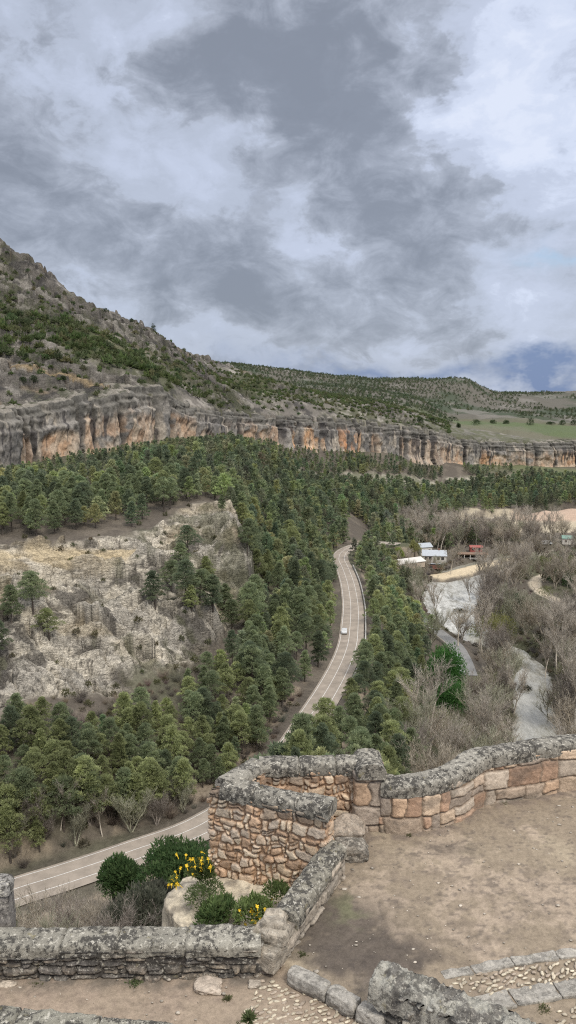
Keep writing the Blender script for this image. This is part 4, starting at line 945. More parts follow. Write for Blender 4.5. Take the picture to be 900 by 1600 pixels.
for a, b, w_, h_ in [(745, 1110, 7, 9), (770, 1085, 8, 10), (800, 1150, 6, 6), (870, 1110, 8, 8), (885, 1060, 9, 9), (860, 985, 10, 9), (745, 1000, 8, 9), (790, 960, 9, 9), (835, 965, 8, 8), (885, 985, 9, 9), (690, 1140, 7, 8), (730, 1150, 6, 7), (850, 935, 9, 8)]:
    leafy('willow_tree', 'greenish budding tree standing among the bare trees of the river bank', a, b, 0, w_, h_, (.17, .185, .085), (.26, .265, .125), n=900, ts=.5, group='budding trees on the river banks', lumps=11, z0=.15)
# --- field trees on the plateau, bushes above the cliff
for i, (a, b, rr, w, h, lab) in enumerate([(655, 662, 1010, 9, 9, 'leftmost round tree at the near edge of the plateau field'), (829, 664, 1120, 11, 12, 'big round tree standing alone at the top of the green field'), (880, 664, 1120, 11, 9, 'wide dark bush near the right edge of the field'),
        (897, 664, 1130, 12, 9, 'dark bush cut by the right edge of the photo in the field'), (716, 668, 970, 5, 7, 'small young tree at the left end of the green field'), (745, 663, 1080, 14, 8, 'pale bushy tree in the field row, left of the big round one'), (770, 662, 1090, 10, 7, 'low bush in the field row right of the pale bushy tree'),
        (675, 660, 1030, 10, 8, 'round tree second from the left at the field edge'), (705, 659, 1060, 16, 8, 'broad tree clump third from the left at the field edge'), (790, 662, 1100, 12, 6, 'flat bush between field row and big round tree'), (860, 663, 1110, 14, 5, 'long low hedge bush right of the big round tree')]):
    leafy('field_tree', lab, a, b, rr, w, h, (.045, .07, .03), (.075, .10, .045), n=500, ts=1.1, lumps=6, z0=.05)
for a, b, rr, w, h, lab in [(37, 598, 428, 4.6, 4.4, 'left one of two round dark bushes on the ledge above the cliff'), (53, 598, 428, 5.0, 4.6, 'right one of two round dark bushes on the ledge above the cliff'), (99, 597, 428, 3.2, 2.8, 'small dark bush right of the round pair above the cliff'),
        (41, 563, 455, 3.6, 5, 'small upright tree just above the pale hillside track'), (240, 518, 676, 5, 8, 'lone pine standing on the hill crest'), (165, 488, 635, 7, 4, 'low dark bush on the hill crest'), (205, 503, 660, 5, 3.5, 'small dark bush on the hill crest right of the larger one')]:
    leafy('hill_bush', lab, a, b, rr, w, h, (.04, .06, .028), (.07, .09, .042), trunk=False, n=500, ts=.6, cat='bush', lumps=6, z0=.0)
# --- uncountable cover: scrub on the hill, woods of the far hills, undergrowth in the valley
def lib_bush(n, ts, pairs, w=2.0, h=1.5): 
    return [(bush_geo(w, h, n, ts, lo, hi, 5),) for lo, hi in pairs]
GS = [((.075, .10, .035), (.13, .16, .06)), ((.06, .085, .035), (.10, .12, .055)), ((.11, .12, .055), (.15, .155, .08))]
P = scatter(-150, 700, 380, 1000, 3.9); x, y, u, r, z, px, py = info(P); rc_ = cliff_r(u)
gr_ = np.interp(u, [-400, 0, 130, 270, 350, 450, 560, 640], [505, 500, 500, 545, 640, 800, 930, 1000]); gw_ = np.interp(u, [-400, 0, 130, 270, 350, 450, 560, 640], [44, 46, 34, 38, 70, 130, 150, 170])
dz_ = 1.5*np.exp(-((r-gr_)/gw_)**2)+.16+.5*np.exp(-((r-np.interp(u, [0, 130], [595, 560]))/28)**2)*(u < 120)
ok = (r > rc_+8) & (rng.random(len(P)) < dz_*1.15*sstep(-.75, .1, fbm(x/22, y/22, seed=130))) & (r < np.interp(u, [-400, 0, 130, 240, 350, 700], [660, 650, 600, 665, 840, 1000])); P = P[ok]; x, y, u, r, z, px, py = info(P); n = len(P); print('scrub', n)
merge_trees('hill_scrub', lib_bush(70, .75, GS, 2.0, 1.5), np.stack([x, y, z-.1, rng.uniform(.7, 2.0, n)*(1+.7*(np.abs(r-500) < 40)), rng.integers(0, 3, n), rng.uniform(0, 6, n), rng.uniform(.8, 1.4, n)], 1), mats=(M_LEAF,))
P = scatter(330, 1060, 1000, 2050, 7.5); x, y, u, r, z, px, py = info(P)
den = sstep(-.45, .0, fbm(x/140, y/140, seed=131)+.28*(u < 640)-.1*(u > 700)*(r < 1440)+.35*np.exp(-((r-1500)/45)**2)*(u > 640))
ok = (rng.random(len(P)) < den*.9) & ~((u > 695) & (r < 1240) & (r > 880)) & (r > cliff_r(u)+150); P = P[ok]; x, y, u, r, z, px, py = info(P); n = len(P); print('far', n)
merge_trees('far_hill_wood', lib_bush(26, 2.0, [((.06, .085, .045), (.09, .115, .06)), ((.075, .095, .05), (.11, .125, .065))], 4.5, 4.2), np.stack([x, y, z-.3, rng.uniform(.6, 1.2, n), rng.integers(0, 2, n), rng.uniform(0, 6, n), rng.uniform(.9, 1.3, n)], 1), mats=(M_LEAF,))
P = scatter(560, 1050, 130, 600, 4.6); x, y, u, r, z, px, py = info(P)
ok = clear(P, 9) & (u > np.interp(r, [130, 260, 420, 600], [560, 590, 600, 640])) & (fbm(x/10, y/10, seed=132) > -.5)
for hx, hy, d in hp: ok &= np.hypot(x-hx, y-hy) > d*.8
P2 = scatter(-200, 560, 118, 200, 2.2); a2 = info(P2); ok2 = clear(P2, 5.6) & (a2[3] < LOW(a2[2])) & ((a2[3] > 150) | (fbm(a2[0]/6, a2[1]/6, seed=133) > -.25)); keep2 = P2[ok2 & (a2[2] < 470)]
P3 = scatter(-150, 420, 44, 108, 2.0); a3 = info(P3); keep3 = P3[clear(P3, 8.0)]
P4 = scatter(560, 1050, 150, 480, 1.7); a4 = info(P4); d4, t4 = dist_line(riv_c[::2], P4[:, 0], P4[:, 1]); w4 = np.interp(t4*2, np.arange(len(riv_w)), riv_w)
keep4 = P4[(d4 > w4+.3) & (d4 < w4+4.5) & (dist_line(beach_c, P4[:, 0], P4[:, 1])[0] > 6) & (dist_line(rside_c[::2], P4[:, 0], P4[:, 1])[0] > 4.5) & (fbm(P4[:, 0]/6, P4[:, 1]/6, seed=140) > -.35)]
P5 = scatter(-120, 395, 160, 295, 6.5); a5 = info(P5); keep5 = P5[(a5[3] > LOW(a5[2])-8) & (a5[3] < UP(a5[2])+4) & (fbm(P5[:, 0]/8, P5[:, 1]/8, seed=142) > -.05)]
P = np.concatenate([P[ok], keep2, keep3, keep4, keep5]); x, y, u, r, z, px, py = info(P); n = len(P); print('brush', n)
def twig_lib(tint, n=110):
    K = Geo(); d = unit(n)*np.array([.75, .75, .5])+np.array([0, 0, .8]); d /= np.linalg.norm(d, axis=1)[:, None]
    o = unit(n)*np.array([.35, .35, 0]); L = rng.uniform(.9, 2.4, n); v, f = tufts(o, d, L, np.full(n, .045)); K.add(v, f, np.repeat(np.array(tint)*rng.uniform(.7, 1.2, n)[:, None], 3, 0))
    e = o+d*L[:, None]*rng.uniform(.4, .9, n)[:, None]; d2 = d+.8*unit(n); d2 /= np.linalg.norm(d2, axis=1)[:, None]; v, f = tufts(e, d2, L*.4, np.full(n, .03)); K.add(v, f, np.repeat(np.array(tint)*rng.uniform(.8, 1.3, n)[:, None], 3, 0))
    return (K,)
BL = [twig_lib((.22, .18, .14)), twig_lib((.16, .14, .12)), lib_bush(90, .4, [((.10, .10, .05), (.16, .15, .085))], 1.8, 1.2)[0], lib_bush(90, .4, [((.17, .145, .105), (.24, .20, .15))], 1.8, 1.0)[0]]
var = rng.choice(4, n, p=[.36, .28, .16, .20]); var[-len(keep5):] = 2
merge_trees('undergrowth', BL, np.stack([x, y, z-.05, rng.uniform(.6, 1.5, n), var, rng.uniform(0, 6, n), rng.uniform(.9, 1.3, n)], 1), mats=(M_TWIG,))
# ------------------------------------------------------------------ the terrace, its walls, kerbs and plants
ZT, ZP = -9.5, -9.62
def mat_stone(name, lichen=.0, scale=14, moss=0.0):
    """vertex tint x grain; optional pale and black crusts of lichen with ragged edges"""
    m, nt, b = new_mat(name)
    g = noise_node(nt, scale, 7, .68); f = noise_node(nt, scale*4.5, 4, .6)
    v = math_node(nt, 'MULTIPLY', maprange(nt, g.outputs[0], .3, .7, .72, 1.28), maprange(nt, f.outputs[0], .3, .7, .8, 1.2))
    cmb = nt.nodes.new('ShaderNodeCombineColor')
    for i in range(3): nt.links.new(v, cmb.inputs[i])
    col = mixc(nt, 1.0, attr(nt), cmb.outputs[0], 'MULTIPLY')
    if lichen:
        p1 = noise_node(nt, 8, 8, .78); p2 = noise_node(nt, 13, 8, .78, None, (1.1, .9, 1.3)); big = noise_node(nt, 1.6, 3, .6); p3 = noise_node(nt, 4.5, 5, .65)
        e = math_node(nt, 'ADD', p1.outputs[0], math_node(nt, 'MULTIPLY', math_node(nt, 'SUBTRACT', big.outputs[0], .5), .35))
        col = mixc(nt, math_node(nt, 'MULTIPLY', maprange(nt, e, .475, .55, 0, 1, True), .94*lichen), col, (.052, .048, .042))
        col = mixc(nt, math_node(nt, 'MULTIPLY', maprange(nt, p2.outputs[0], .545, .60, 0, 1, True), .9*lichen), col, (.50, .465, .39))
        col = mixc(nt, math_node(nt, 'MULTIPLY', maprange(nt, p3.outputs[0], .62, .70, 0, 1, True), .55*lichen), col, (.21, .18, .09))
    nt.links.new(col, b.inputs['Base Color']); b.inputs['Roughness'].default_value = .95; b.inputs['Specular IOR Level'].default_value = .2
    h = math_node(nt, 'ADD', g.outputs[0], math_node(nt, 'MULTIPLY', f.outputs[0], .35)); bump(nt, b, h, .03, .9)
    return m
M_RUBBLE, M_COPING, M_DARKWALL, M_ROCK = mat_stone('rubble_masonry'), mat_stone('lichened_coping', 1.0, 16), mat_stone('dark_lichened_masonry', .75, 12), mat_stone('limestone', .12, 7)

def stones(s, h, rowh, sw, seed, rag=.22, flat=1.0):
    """irregular coursed rubble; returns relief 0..1, stone id hash, edge distance (m)"""
    rg = np.random.default_rng(seed)
    s = s+rag*sw*fbm(s/(sw*1.1), h/(rowh*1.1), oct=3, seed=seed+1); h2 = h+rag*rowh*1.1*fbm(s/(sw*1.3)+9, h/(rowh*2), oct=3, seed=seed+2)
    rows = [h2.min()-.2]
    while rows[-1] < h2.max()+.2: rows.append(rows[-1]+rowh*rg.uniform(.6, 1.5))
    rows = np.array(rows); ri = np.clip(np.searchsorted(rows, h2, side='right')-1, 0, len(rows)-2)
    ed = np.full(s.shape, 1.0); idv = np.zeros(s.shape); tone = np.zeros(s.shape); mn = np.zeros(s.shape)
    for r_ in range(len(rows)-1):
        m = ri == r_
        if not m.any(): continue
        c = [s.min()-1]
        while c[-1] < s.max()+1: c.append(c[-1]+sw*rg.choice([.45, .7, .9, 1.2, 1.7])*rg.uniform(.85, 1.15))
        c = np.array(c); k = np.clip(np.searchsorted(c, s[m], side='right')-1, 0, len(c)-2)
        rh = rows[r_+1]-rows[r_]; bot = h2[m]-rows[r_]; top = rows[r_+1]-h2[m]
        spl = rg.random(len(c)) < .3; sp = (rg.uniform(.35, .65, len(c)))[k]*rh; isp = spl[k]
        upper = isp & (bot > sp)
        bot = np.where(upper, bot-sp, bot); top = np.where(isp & ~upper, sp-bot, top)
        dx = np.minimum(s[m]-c[k], c[k+1]-s[m]); dy = np.minimum(bot, top); kk = 3.0
        e = 1/((1/np.maximum(dx, 1e-3))**kk+(1/np.maximum(dy, 1e-3))**kk)**(1/kk)
        ed[m] = e; rr = rg.random((len(c), 2)); idv[m] = rr[k, upper.astype(int)]; rt2 = rg.random((len(c), 2)); tone[m] = rt2[k, upper.astype(int)]
        mn[m] = np.minimum(c[k+1]-c[k], rh)
    joint = sstep(.003, .003+.020*flat, ed-.006*(1+fbm(s*9, h*9, oct=2, seed=seed+5)))
    dome = np.clip(ed/(.5*mn+1e-6), 0, 1)**.45
    return joint*(.8+.2*dome)*(.62+.76*tone), idv, tone, joint
def palette(idv, tone, cols):
    cols = np.array(cols); n = len(cols); f = idv*n*.9999; i = f.astype(int); return cols[i]*(.8+.4*tone)[..., None]
PAL_WARM = [(.56, .43, .30), (.50, .345, .23), (.61, .50, .37), (.44, .30, .20), (.53, .40, .285), (.58, .475, .36), (.47, .385, .30)]
PAL_BLOCK = [(.48, .335, .225), (.43, .335, .25), (.51, .39, .28), (.43, .285, .195), (.45, .375, .295), (.39, .32, .255)]
PAL_DARK = [(.20, .175, .145), (.28, .24, .19), (.16, .145, .125), (.24, .20, .16), (.34, .28, .21), (.19, .17, .15)]
PAL_DRY = [(.42, .37, .29), (.34, .30, .25), (.28, .255, .22), (.48, .42, .32), (.38, .33, .27)]

def offset_loop(pts, half):
    """closed outline (list of 2D) around an open centre line"""
    n = len(pts); L, Rr = [], []
    for i, p in enumerate(pts):
        ds = []
        if i > 0: ds.append((pts[i]-pts[i-1]).normalized())
        if i < n-1: ds.append((pts[i+1]-pts[i]).normalized())
        t = sum(ds, Vector((0, 0))).normalized(); nn = Vector((-t.y, t.x)); k = 1/max(.4, nn.dot(Vector((-ds[0].y, ds[0].x))))
        L.append(p+nn*half*k); Rr.append(p-nn*half*k)
    return L+Rr[::-1]
def resample(poly, step, closed=True, rnd=.05):
    poly = [Vector((p[0], p[1])) for p in poly]; out_ = []; n = len(poly)
    for i in range(n if closed else n-1):
        a, b = poly[i], poly[(i+1) % n]; m = max(1, int((b-a).length/step))
        out_ += [a.lerp(b, k/m) for k in range(m)]
    if not closed: out_.append(poly[-1])
    P = np.array([(p.x, p.y) for p in out_]); k = max(1, int(rnd/step))
    for _ in range(2):
        if closed:
            P = sum(np.roll(P, j, 0) for j in range(-k, k+1))/(2*k+1)
    return P
def masonry(name, parent, pts, half, zb, zt, rowh, sw, pal, mortar, mat, seed, relief=.045, step=.024, ragtop=0.0, dark=None, rag=.22, gaps=0.0):
    P = resample(offset_loop([Vector((p[0], p[1])) for p in pts], half), step); n = len(P)
    T = np.roll(P, -1, 0)-np.roll(P, 1, 0); T /= np.linalg.norm(T, axis=1)[:, None]; N = np.stack([T[:, 1], -T[:, 0]], 1)
    c_ = P.mean(0); area = np.sum(P[:, 0]*np.roll(P[:, 1], -1)-np.roll(P[:, 0], -1)*P[:, 1])
    if area < 0: N = -N
    arc_ = np.concatenate([[0], np.cumsum(np.linalg.norm(np.diff(P, axis=0), axis=1))])
    zt_ = zt(P[:, 0], P[:, 1]) if callable(zt) else np.full(n, float(zt)); H = float(np.max(zt_)-zb); nh = max(6, int(H/step))
    hn = np.linspace(0, 1, nh); zz = zb+(zt_[:, None]-zb)*hn[None]; ss = np.broadcast_to(arc_[:, None], zz.shape)
    if ragtop: zz = zz+ragtop*fbm(ss/.3, ss*0+seed, oct=3, seed=seed)*hn[None]**3
    rel, idv, tone, joint = stones(ss, zz, rowh, sw, seed, rag)
    if gaps: rel = rel-1.5*sstep(.90, .93, fbm(ss/.7, zz/.45, oct=2, seed=seed+77))
    d = relief*(rel-.35)+.022*fbm(ss/.5, zz/.5, oct=3, seed=seed+7)+.010*fbm(ss/.09, zz/.09, oct=3, seed=seed+8)*np.where(joint > .4, 1, .5)
    V = np.stack([P[:, 0, None]+N[:, 0, None]*d, P[:, 1, None]+N[:, 1, None]*d, zz], -1)
    col = palette(idv, tone, pal); col = mix(col, col*.78, sstep(0, .7, fbm(ss/.16, zz/.13, oct=4, seed=seed+9)))
    col = mix(np.broadcast_to(np.array(mortar), col.shape), col, joint)
    if dark is not None: col = dark(col, ss, zz, zt_[:, None], P)
    F = grid_faces(n, nh, True); VV = V.reshape(-1, 3); CC = col.reshape(-1, 3)
    # close the top: strip of quads from one long side to the other
    half_n = n//2; it = np.arange(half_n-1); a = it; b = it+1; c2 = (n-2-it) % n; d2 = (n-1-it) % n
    top = lambda i: i*nh+nh-1
    F = np.concatenate([F, np.stack([top(a), top(b), top(c2), top(d2)], 1)])
    return obj(name, mesh_np(name, VV, F, mat, CC), parent)
def coping(name, parent, pts, half, z0, height, mat, seed, piece=.85, step=.03, sharp=2.6, lean=0.0, col=(.30, .285, .255)):
    """dressed top stones: rounded section swept along the wall, cut by joints, each stone a little out of line"""
    P = resample(pts, step, False); n = len(P); rg = np.random.default_rng(seed)
    T = np.gradient(P, axis=0); ker = np.ones(7)/7
    for j in (0, 1): T[:, j] = np.convolve(np.pad(T[:, j], 3, mode='edge'), ker, 'valid')
    T /= np.linalg.norm(T, axis=1)[:, None]; N = np.stack([-T[:, 1], T[:, 0]], 1)
    arc_ = np.concatenate([[0], np.cumsum(np.linalg.norm(np.diff(P, axis=0), axis=1))])
    m = 26; q = np.linspace(-.35, math.pi+.35, m); a = np.sign(np.cos(q))*np.abs(np.cos(q))**(2/sharp); bsec = np.sign(np.sin(q))*np.abs(np.sin(q))**(2/sharp)
    z_ = z0(P[:, 0], P[:, 1]) if callable(z0) else np.full(n, float(z0))
    cuts = [0]
    while cuts[-1] < arc_[-1]: cuts.append(cuts[-1]+piece*rg.uniform(.7, 1.35))
    cuts = np.array(cuts); k = np.clip(np.searchsorted(cuts, arc_, side='right')-1, 0, len(cuts)-2)
    de = np.minimum(arc_-cuts[k], cuts[k+1]-arc_); joint = 1-np.exp(-(de/.014)**2)
    joint = np.where(arc_ < .05, 1, joint)
    r1, r2, r3 = rg.uniform(-1, 1, len(cuts)), rg.uniform(-1, 1, len(cuts)), rg.uniform(-1, 1, len(cuts))
    hs = half*(1+.05*r1[k])*(1-.10*(1-joint)); hh_ = height*(1+.07*r2[k])*(1-.30*(1-joint)); sh = .015*r3[k]
    ss = np.broadcast_to(arc_[:, None], (n, m)); qq = np.broadcast_to((q*half)[None], (n, m))
    d = .020*fbm(ss/.22, qq/.2, oct=4, seed=seed)+.009*fbm(ss/.05, qq/.05, oct=3, seed=seed+1)
    A = a[None]*hs[:, None]+sh[:, None]+d*np.cos(q)[None]; Bz = bsec[None]*hh_[:, None]+d*np.sin(q)[None]+lean*a[None]*half
    V = np.stack([P[:, 0, None]+N[:, 0, None]*A, P[:, 1, None]+N[:, 1, None]*A, z_[:, None]+Bz], -1)
    F = grid_faces(n, m); VV = list(V.reshape(-1, 3)); base = len(VV)
    tone = (1+.12*r2[k])[:, None]*(1+.25*fbm(ss/.4, qq/.3, oct=3, seed=seed+2)); C_ = np.array(col)*tone[..., None]; C_ = mix(C_, C_*.45, (1-joint)[:, None]*np.ones((1, m)))
    CC = list(C_.reshape(-1, 3)); Fx = []
    for e, i in ((0, 0), (1, n-1)):                                         # ends: own vertices, so that they shade flat
        r0 = len(VV); VV += list(V[i]); CC += [np.array(col)]*m; VV.append(V[i][[0, m-1]].mean(0)); CC.append(np.array(col)); ci_ = len(VV)-1
        for j in range(m-1): Fx.append((ci_, r0+j, r0+j+1) if e else (ci_, r0+j+1, r0+j))
        Fx.append((ci_, r0+m-1, r0+m-2))
    tri = np.array(Fx)
    # two mesh face sizes -> build as triangles
    Ft = np.concatenate([F[:, [0, 1, 2]], F[:, [0, 2, 3]], tri])
    return obj(name, mesh_np(name, np.array(VV), Ft, mat, np.array(CC)), parent)
V2 = lambda v: Vector((v[0], v[1]))
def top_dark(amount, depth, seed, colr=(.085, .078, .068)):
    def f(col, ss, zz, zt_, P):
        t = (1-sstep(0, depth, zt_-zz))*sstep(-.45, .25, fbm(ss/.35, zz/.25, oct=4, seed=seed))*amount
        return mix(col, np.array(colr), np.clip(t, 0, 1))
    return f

# floor of the terrace: trodden earth, with its rock flank below
wl_a, wl_b = on_z(-420, 1540, ZP), on_z(402, 1527, ZP)                      # foot of the left parapet
d_in0, d_in1 = on_z(446, 1503, ZT), on_z(531, 1386, ZT)                     # foot of the diagonal parapet
r_front = spline([on_z(*p, ZT) for p in [(588, 1305), (640, 1303), (690, 1292), (722, 1277), (748, 1262), (800, 1252), (850, 1243), (900, 1235), (1000, 1226), (1150, 1222)]], 6)
TA, TB, TC, TD, TE = [Vector(p) for p in ((.86, 14.80), (-1.36, 15.72), (-.66, 16.72), (1.82, 16.80), (1.84, 16.32))]
gx, gy = np.meshgrid(np.linspace(-9, 14, 460), np.linspace(4, 19.5, 310), indexing='ij')
right_n = (V2(d_in1)-V2(d_in0)).normalized()
# left of the diagonal wall line and its run towards the camera the floor is the lower path
kerb_pts = [on_z(440, 1503, ZT), on_z(520, 1548, ZT), on_z(600, 1598, ZT), on_z(760, 1700, ZT)]
def side_of(a, b, x, y): return (b[0]-a[0])*(y-a[1])-(b[1]-a[1])*(x-a[0])
lowm = np.ones(gx.shape)*0
dk, _ = dist_line(kerb_pts, gx, gy); lower = (side_of(kerb_pts[0], kerb_pts[2], gx, gy) < 0) & (gy < 13.2) | (gx < kerb_pts[0].x-.05) & (gy < 13.5)
lowm = np.where(lower, 1.0, 0.0)
gz_ = ZT+(ZP-ZT)*lowm+.025*fbm(gx/1.2, gy/1.2, oct=4, seed=201)+.008*fbm(gx/.12, gy/.12, oct=3, seed=202)
# inside the terrace only
outl = [Vector((-9, 3)), Vector((-9, 12.3)), V2(wl_a)+Vector((0, .45)), V2(wl_b)+Vector((0, .45)), V2(d_in0)+Vector((-.35, .3)), V2(d_in1)+Vector((-.35, .2)), TA+Vector((-.1, .1)), TB+Vector((.1, .1)), TC, TD]+[V2(p)+Vector((-.05, .35)) for p in r_front[3:]]+[Vector((15, 3))]
def inside(poly, x, y):
    c = np.zeros(np.shape(x), bool); n = len(poly)
    for i in range(n):
        a, b = poly[i], poly[(i+1) % n]
        c ^= ((a.y > y) != (b.y > y)) & (x < (b.x-a.x)*(y-a.y)/(b.y-a.y+1e-12)+a.x)
    return c
e1 = fbm(gx/.9, gy/.9, oct=4, seed=203); e2 = fbm(gx/.22, gy/.22, oct=4, seed=204); e3 = fbm(gx/2.6, gy/2.6, oct=3, seed=205)
ec = mix(np.array((.235, .188, .136)), np.array((.305, .25, .178)), sstep(-.3, .4, e3+.4*e1))
ec = mix(ec, np.array((.17, .135, .105)), sstep(.05, .7, e2+.4*e1)*.5)
ec = mix(ec, np.array((.36, .285, .215)), sstep(.15, .6, e1-.3*e2+.3*fbm(gx/.1, gy/.1, oct=2, seed=207))*.6)
ec = mix(ec, np.array((.09, .075, .065)), sstep(.5, .7, fbm(gx/.11, gy/.08, oct=3, seed=208)+.35*e1)*.5)
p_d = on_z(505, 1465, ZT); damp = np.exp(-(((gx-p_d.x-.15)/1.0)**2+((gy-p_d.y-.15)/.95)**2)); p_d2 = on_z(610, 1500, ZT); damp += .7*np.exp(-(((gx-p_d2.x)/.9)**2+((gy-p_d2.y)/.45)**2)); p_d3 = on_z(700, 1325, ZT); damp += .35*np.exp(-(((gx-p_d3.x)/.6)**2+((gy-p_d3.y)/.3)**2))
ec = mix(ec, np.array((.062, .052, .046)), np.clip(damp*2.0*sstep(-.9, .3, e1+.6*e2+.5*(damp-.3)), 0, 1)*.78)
p_g = on_z(545, 1420, ZT); ec = mix(ec, np.array((.15, .15, .085)), np.exp(-(((gx-p_g.x)/.35)**2+((gy-p_g.y)/.5)**2))*sstep(-.2, .3, e2)*.7)
ec = mix(ec, np.array((.25, .19, .145)), lowm*.6)
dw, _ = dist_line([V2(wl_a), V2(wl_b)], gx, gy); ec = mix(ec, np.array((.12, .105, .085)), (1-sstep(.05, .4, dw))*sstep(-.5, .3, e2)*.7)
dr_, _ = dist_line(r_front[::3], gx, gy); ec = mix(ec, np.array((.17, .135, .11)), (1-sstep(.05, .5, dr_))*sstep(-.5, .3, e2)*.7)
ins = inside(outl, gx, gy); keepq = ins[:-1, :-1] & ins[1:, :-1] & ins[1:, 1:] & ins[:-1, 1:]
F = grid_faces(*gx.shape)[keepq.ravel()]
V = np.stack([gx, gy, gz_], -1).reshape(-1, 3); used = np.unique(F); remap = np.full(len(V), -1); remap[used] = np.arange(len(used))
m, nt, b = new_mat('trodden_earth')
n1 = noise_node(nt, 9, 7, .7); n2 = noise_node(nt, 55, 3, .6); v = math_node(nt, 'MULTIPLY', maprange(nt, n1.outputs[0], .3, .7, .74, 1.26), maprange(nt, n2.outputs[0], .3, .7, .84, 1.16))
cmb = nt.nodes.new('ShaderNodeCombineColor')
for i in range(3): nt.links.new(v, cmb.inputs[i])
nt.links.new(mixc(nt, 1.0, attr(nt), cmb.outputs[0], 'MULTIPLY'), b.inputs['Base Color']); b.inputs['Roughness'].default_value = .95; b.inputs['Specular IOR Level'].default_value = .15
bump(nt, b, n1.outputs[0], .02, .8); M_EARTH = m
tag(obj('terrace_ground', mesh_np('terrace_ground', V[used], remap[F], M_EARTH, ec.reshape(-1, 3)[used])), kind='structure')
# rock flank of the terrace
fl = resample(outl, .25, True, .3); nf = len(fl); hz_ = np.linspace(-9.75, -24, 30)
area = np.sum(fl[:, 0]*np.roll(fl[:, 1], -1)-np.roll(fl[:, 0], -1)*fl[:, 1]); cen = np.array([2.0, 9.0])
dirs = fl-cen; dirs /= np.linalg.norm(dirs, axis=1)[:, None]
sp_ = np.concatenate([[0], np.cumsum(np.linalg.norm(np.diff(fl, axis=0), axis=1))])[:, None]+0*hz_[None]; hg = hz_[None]+0*sp_
dd_ = -.12+.45*np.clip(-9.8-hg, 0, None)*.35+.35*fbm(sp_/1.5, hg/1.1, oct=4, seed=210)*sstep(0, 1.5, -9.8-hg)
FV = np.stack([fl[:, 0, None]+dirs[:, 0, None]*dd_, fl[:, 1, None]+dirs[:, 1, None]*dd_, hg], -1)
fc = mix(np.array((.44, .37, .28)), np.array((.25, .22, .18)), sstep(-.2, .4, fbm(sp_/.8, hg/.6, oct=4, seed=211)))
tag(obj('terrace_rock', mesh_np('terrace_rock', FV.reshape(-1, 3), grid_faces(nf, 30, True), M_ROCK, fc.reshape(-1, 3))), kind='structure')

# 1 left parapet
c0, c1 = V2(wl_a)+Vector((0, .26)), V2(wl_b)+Vector((.02, .26))
w = thing('parapet_wall', 'low dark lichened parapet wall running across the lower left, flat grey top', 'wall', (*c0.lerp(c1, .5), ZP))
def local(o, parent):
    o.parent = parent; o.matrix_parent_inverse = Matrix.Translation(-parent.location); return o
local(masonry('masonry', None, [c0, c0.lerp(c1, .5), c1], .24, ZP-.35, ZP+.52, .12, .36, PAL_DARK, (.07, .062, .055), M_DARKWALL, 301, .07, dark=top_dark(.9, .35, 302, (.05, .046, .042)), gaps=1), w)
local(coping('coping', None, [c0-Vector((.1, 0)), c0.lerp(c1, .5), c1+Vector((.04, 0))], .28, ZP+.49, .15, M_COPING, 303, .95, sharp=4.2, col=(.27, .25, .205)), w)
# 2 diagonal parapet
dn = Vector((-(d_in1-d_in0).y, (d_in1-d_in0).x)).normalized()
e0, e1_ = V2(d_in0)+dn*.24-right_n*.05, V2(d_in1)+dn*.24+right_n*.30
w = thing('parapet_wall', 'short low parapet wall slanting away from the dark wall end to the round bastion', 'wall', (*e0.lerp(e1_, .5), ZT))
zt_d = lambda x, y: ZT+.44+.13*np.clip((np.asarray(y)-e0.y)/(e1_.y-e0.y), 0, 1.1)
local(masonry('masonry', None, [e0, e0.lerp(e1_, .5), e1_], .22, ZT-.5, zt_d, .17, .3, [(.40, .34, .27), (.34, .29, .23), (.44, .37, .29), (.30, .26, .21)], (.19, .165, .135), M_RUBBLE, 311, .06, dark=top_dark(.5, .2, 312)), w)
local(coping('coping', None, [e0+right_n*.46, e0.lerp(e1_, .6), e1_+right_n*.05], .26, lambda x, y: zt_d(x, y)-.03, .20, M_COPING, 313, .75, sharp=2.8, col=(.24, .22, .175)), w)
bm_ = MB()
pe = e0-right_n*.02
bm_.box((pe.x-.02, pe.y, ZT+.16), (.56, .50, .34), math.atan2(right_n.y, right_n.x)-.1, .05); bm_.box((pe.x+.02, pe.y+.16, ZT+.43), (.50, .62, .19), math.atan2(right_n.y, right_n.x)+.12, .05, .9); bm_.box((pe.x+.06, pe.y+.30, ZT+.57), (.44, .46, .10), math.atan2(right_n.y, right_n.x)+.3, .035, .9)
def roughen(o, amp, freq, col, var=.2, sub=3, seed=1):
    me = o.data; bm = bmesh.new(); bm.from_mesh(me); bmesh.ops.subdivide_edges(bm, edges=bm.edges[:], cuts=sub, use_grid_fill=True); bmesh.ops.triangulate(bm, faces=bm.faces[:]); bm.to_mesh(me); bm.free()
    n = len(me.vertices); co = np.empty(n*3, np.float32); me.vertices.foreach_get('co', co); co = co.reshape(-1, 3).astype(float); no = np.array([v.normal[:] for v in me.vertices])
    w_ = co+np.array(o.location)
    d = amp*fbm(w_[:, 0]*freq, w_[:, 1]*freq, w_[:, 2]*freq, 4, seed)+amp*.4*fbm(w_[:, 0]*freq*4, w_[:, 1]*freq*4, w_[:, 2]*freq*4, 3, seed+1)
    me.vertices.foreach_set('co', (co+no*d[:, None]).astype(np.float32).ravel())
    at = me.color_attributes.new('tint', 'FLOAT_COLOR', 'POINT'); c = np.ones((n, 4), np.float32); t = 1+var*fbm(w_[:, 0]*freq*.7+5, w_[:, 1]*freq*.7, w_[:, 2]*freq*.7, 3, seed+2); c[:, :3] = np.array(col)*t[:, None]
    at.data.foreach_set('color', c.ravel()); me.polygons.foreach_set('use_smooth', np.ones(len(me.polygons), bool)); me.update(); return o
M_PALE = mat_stone('pale_block', .45, 11)
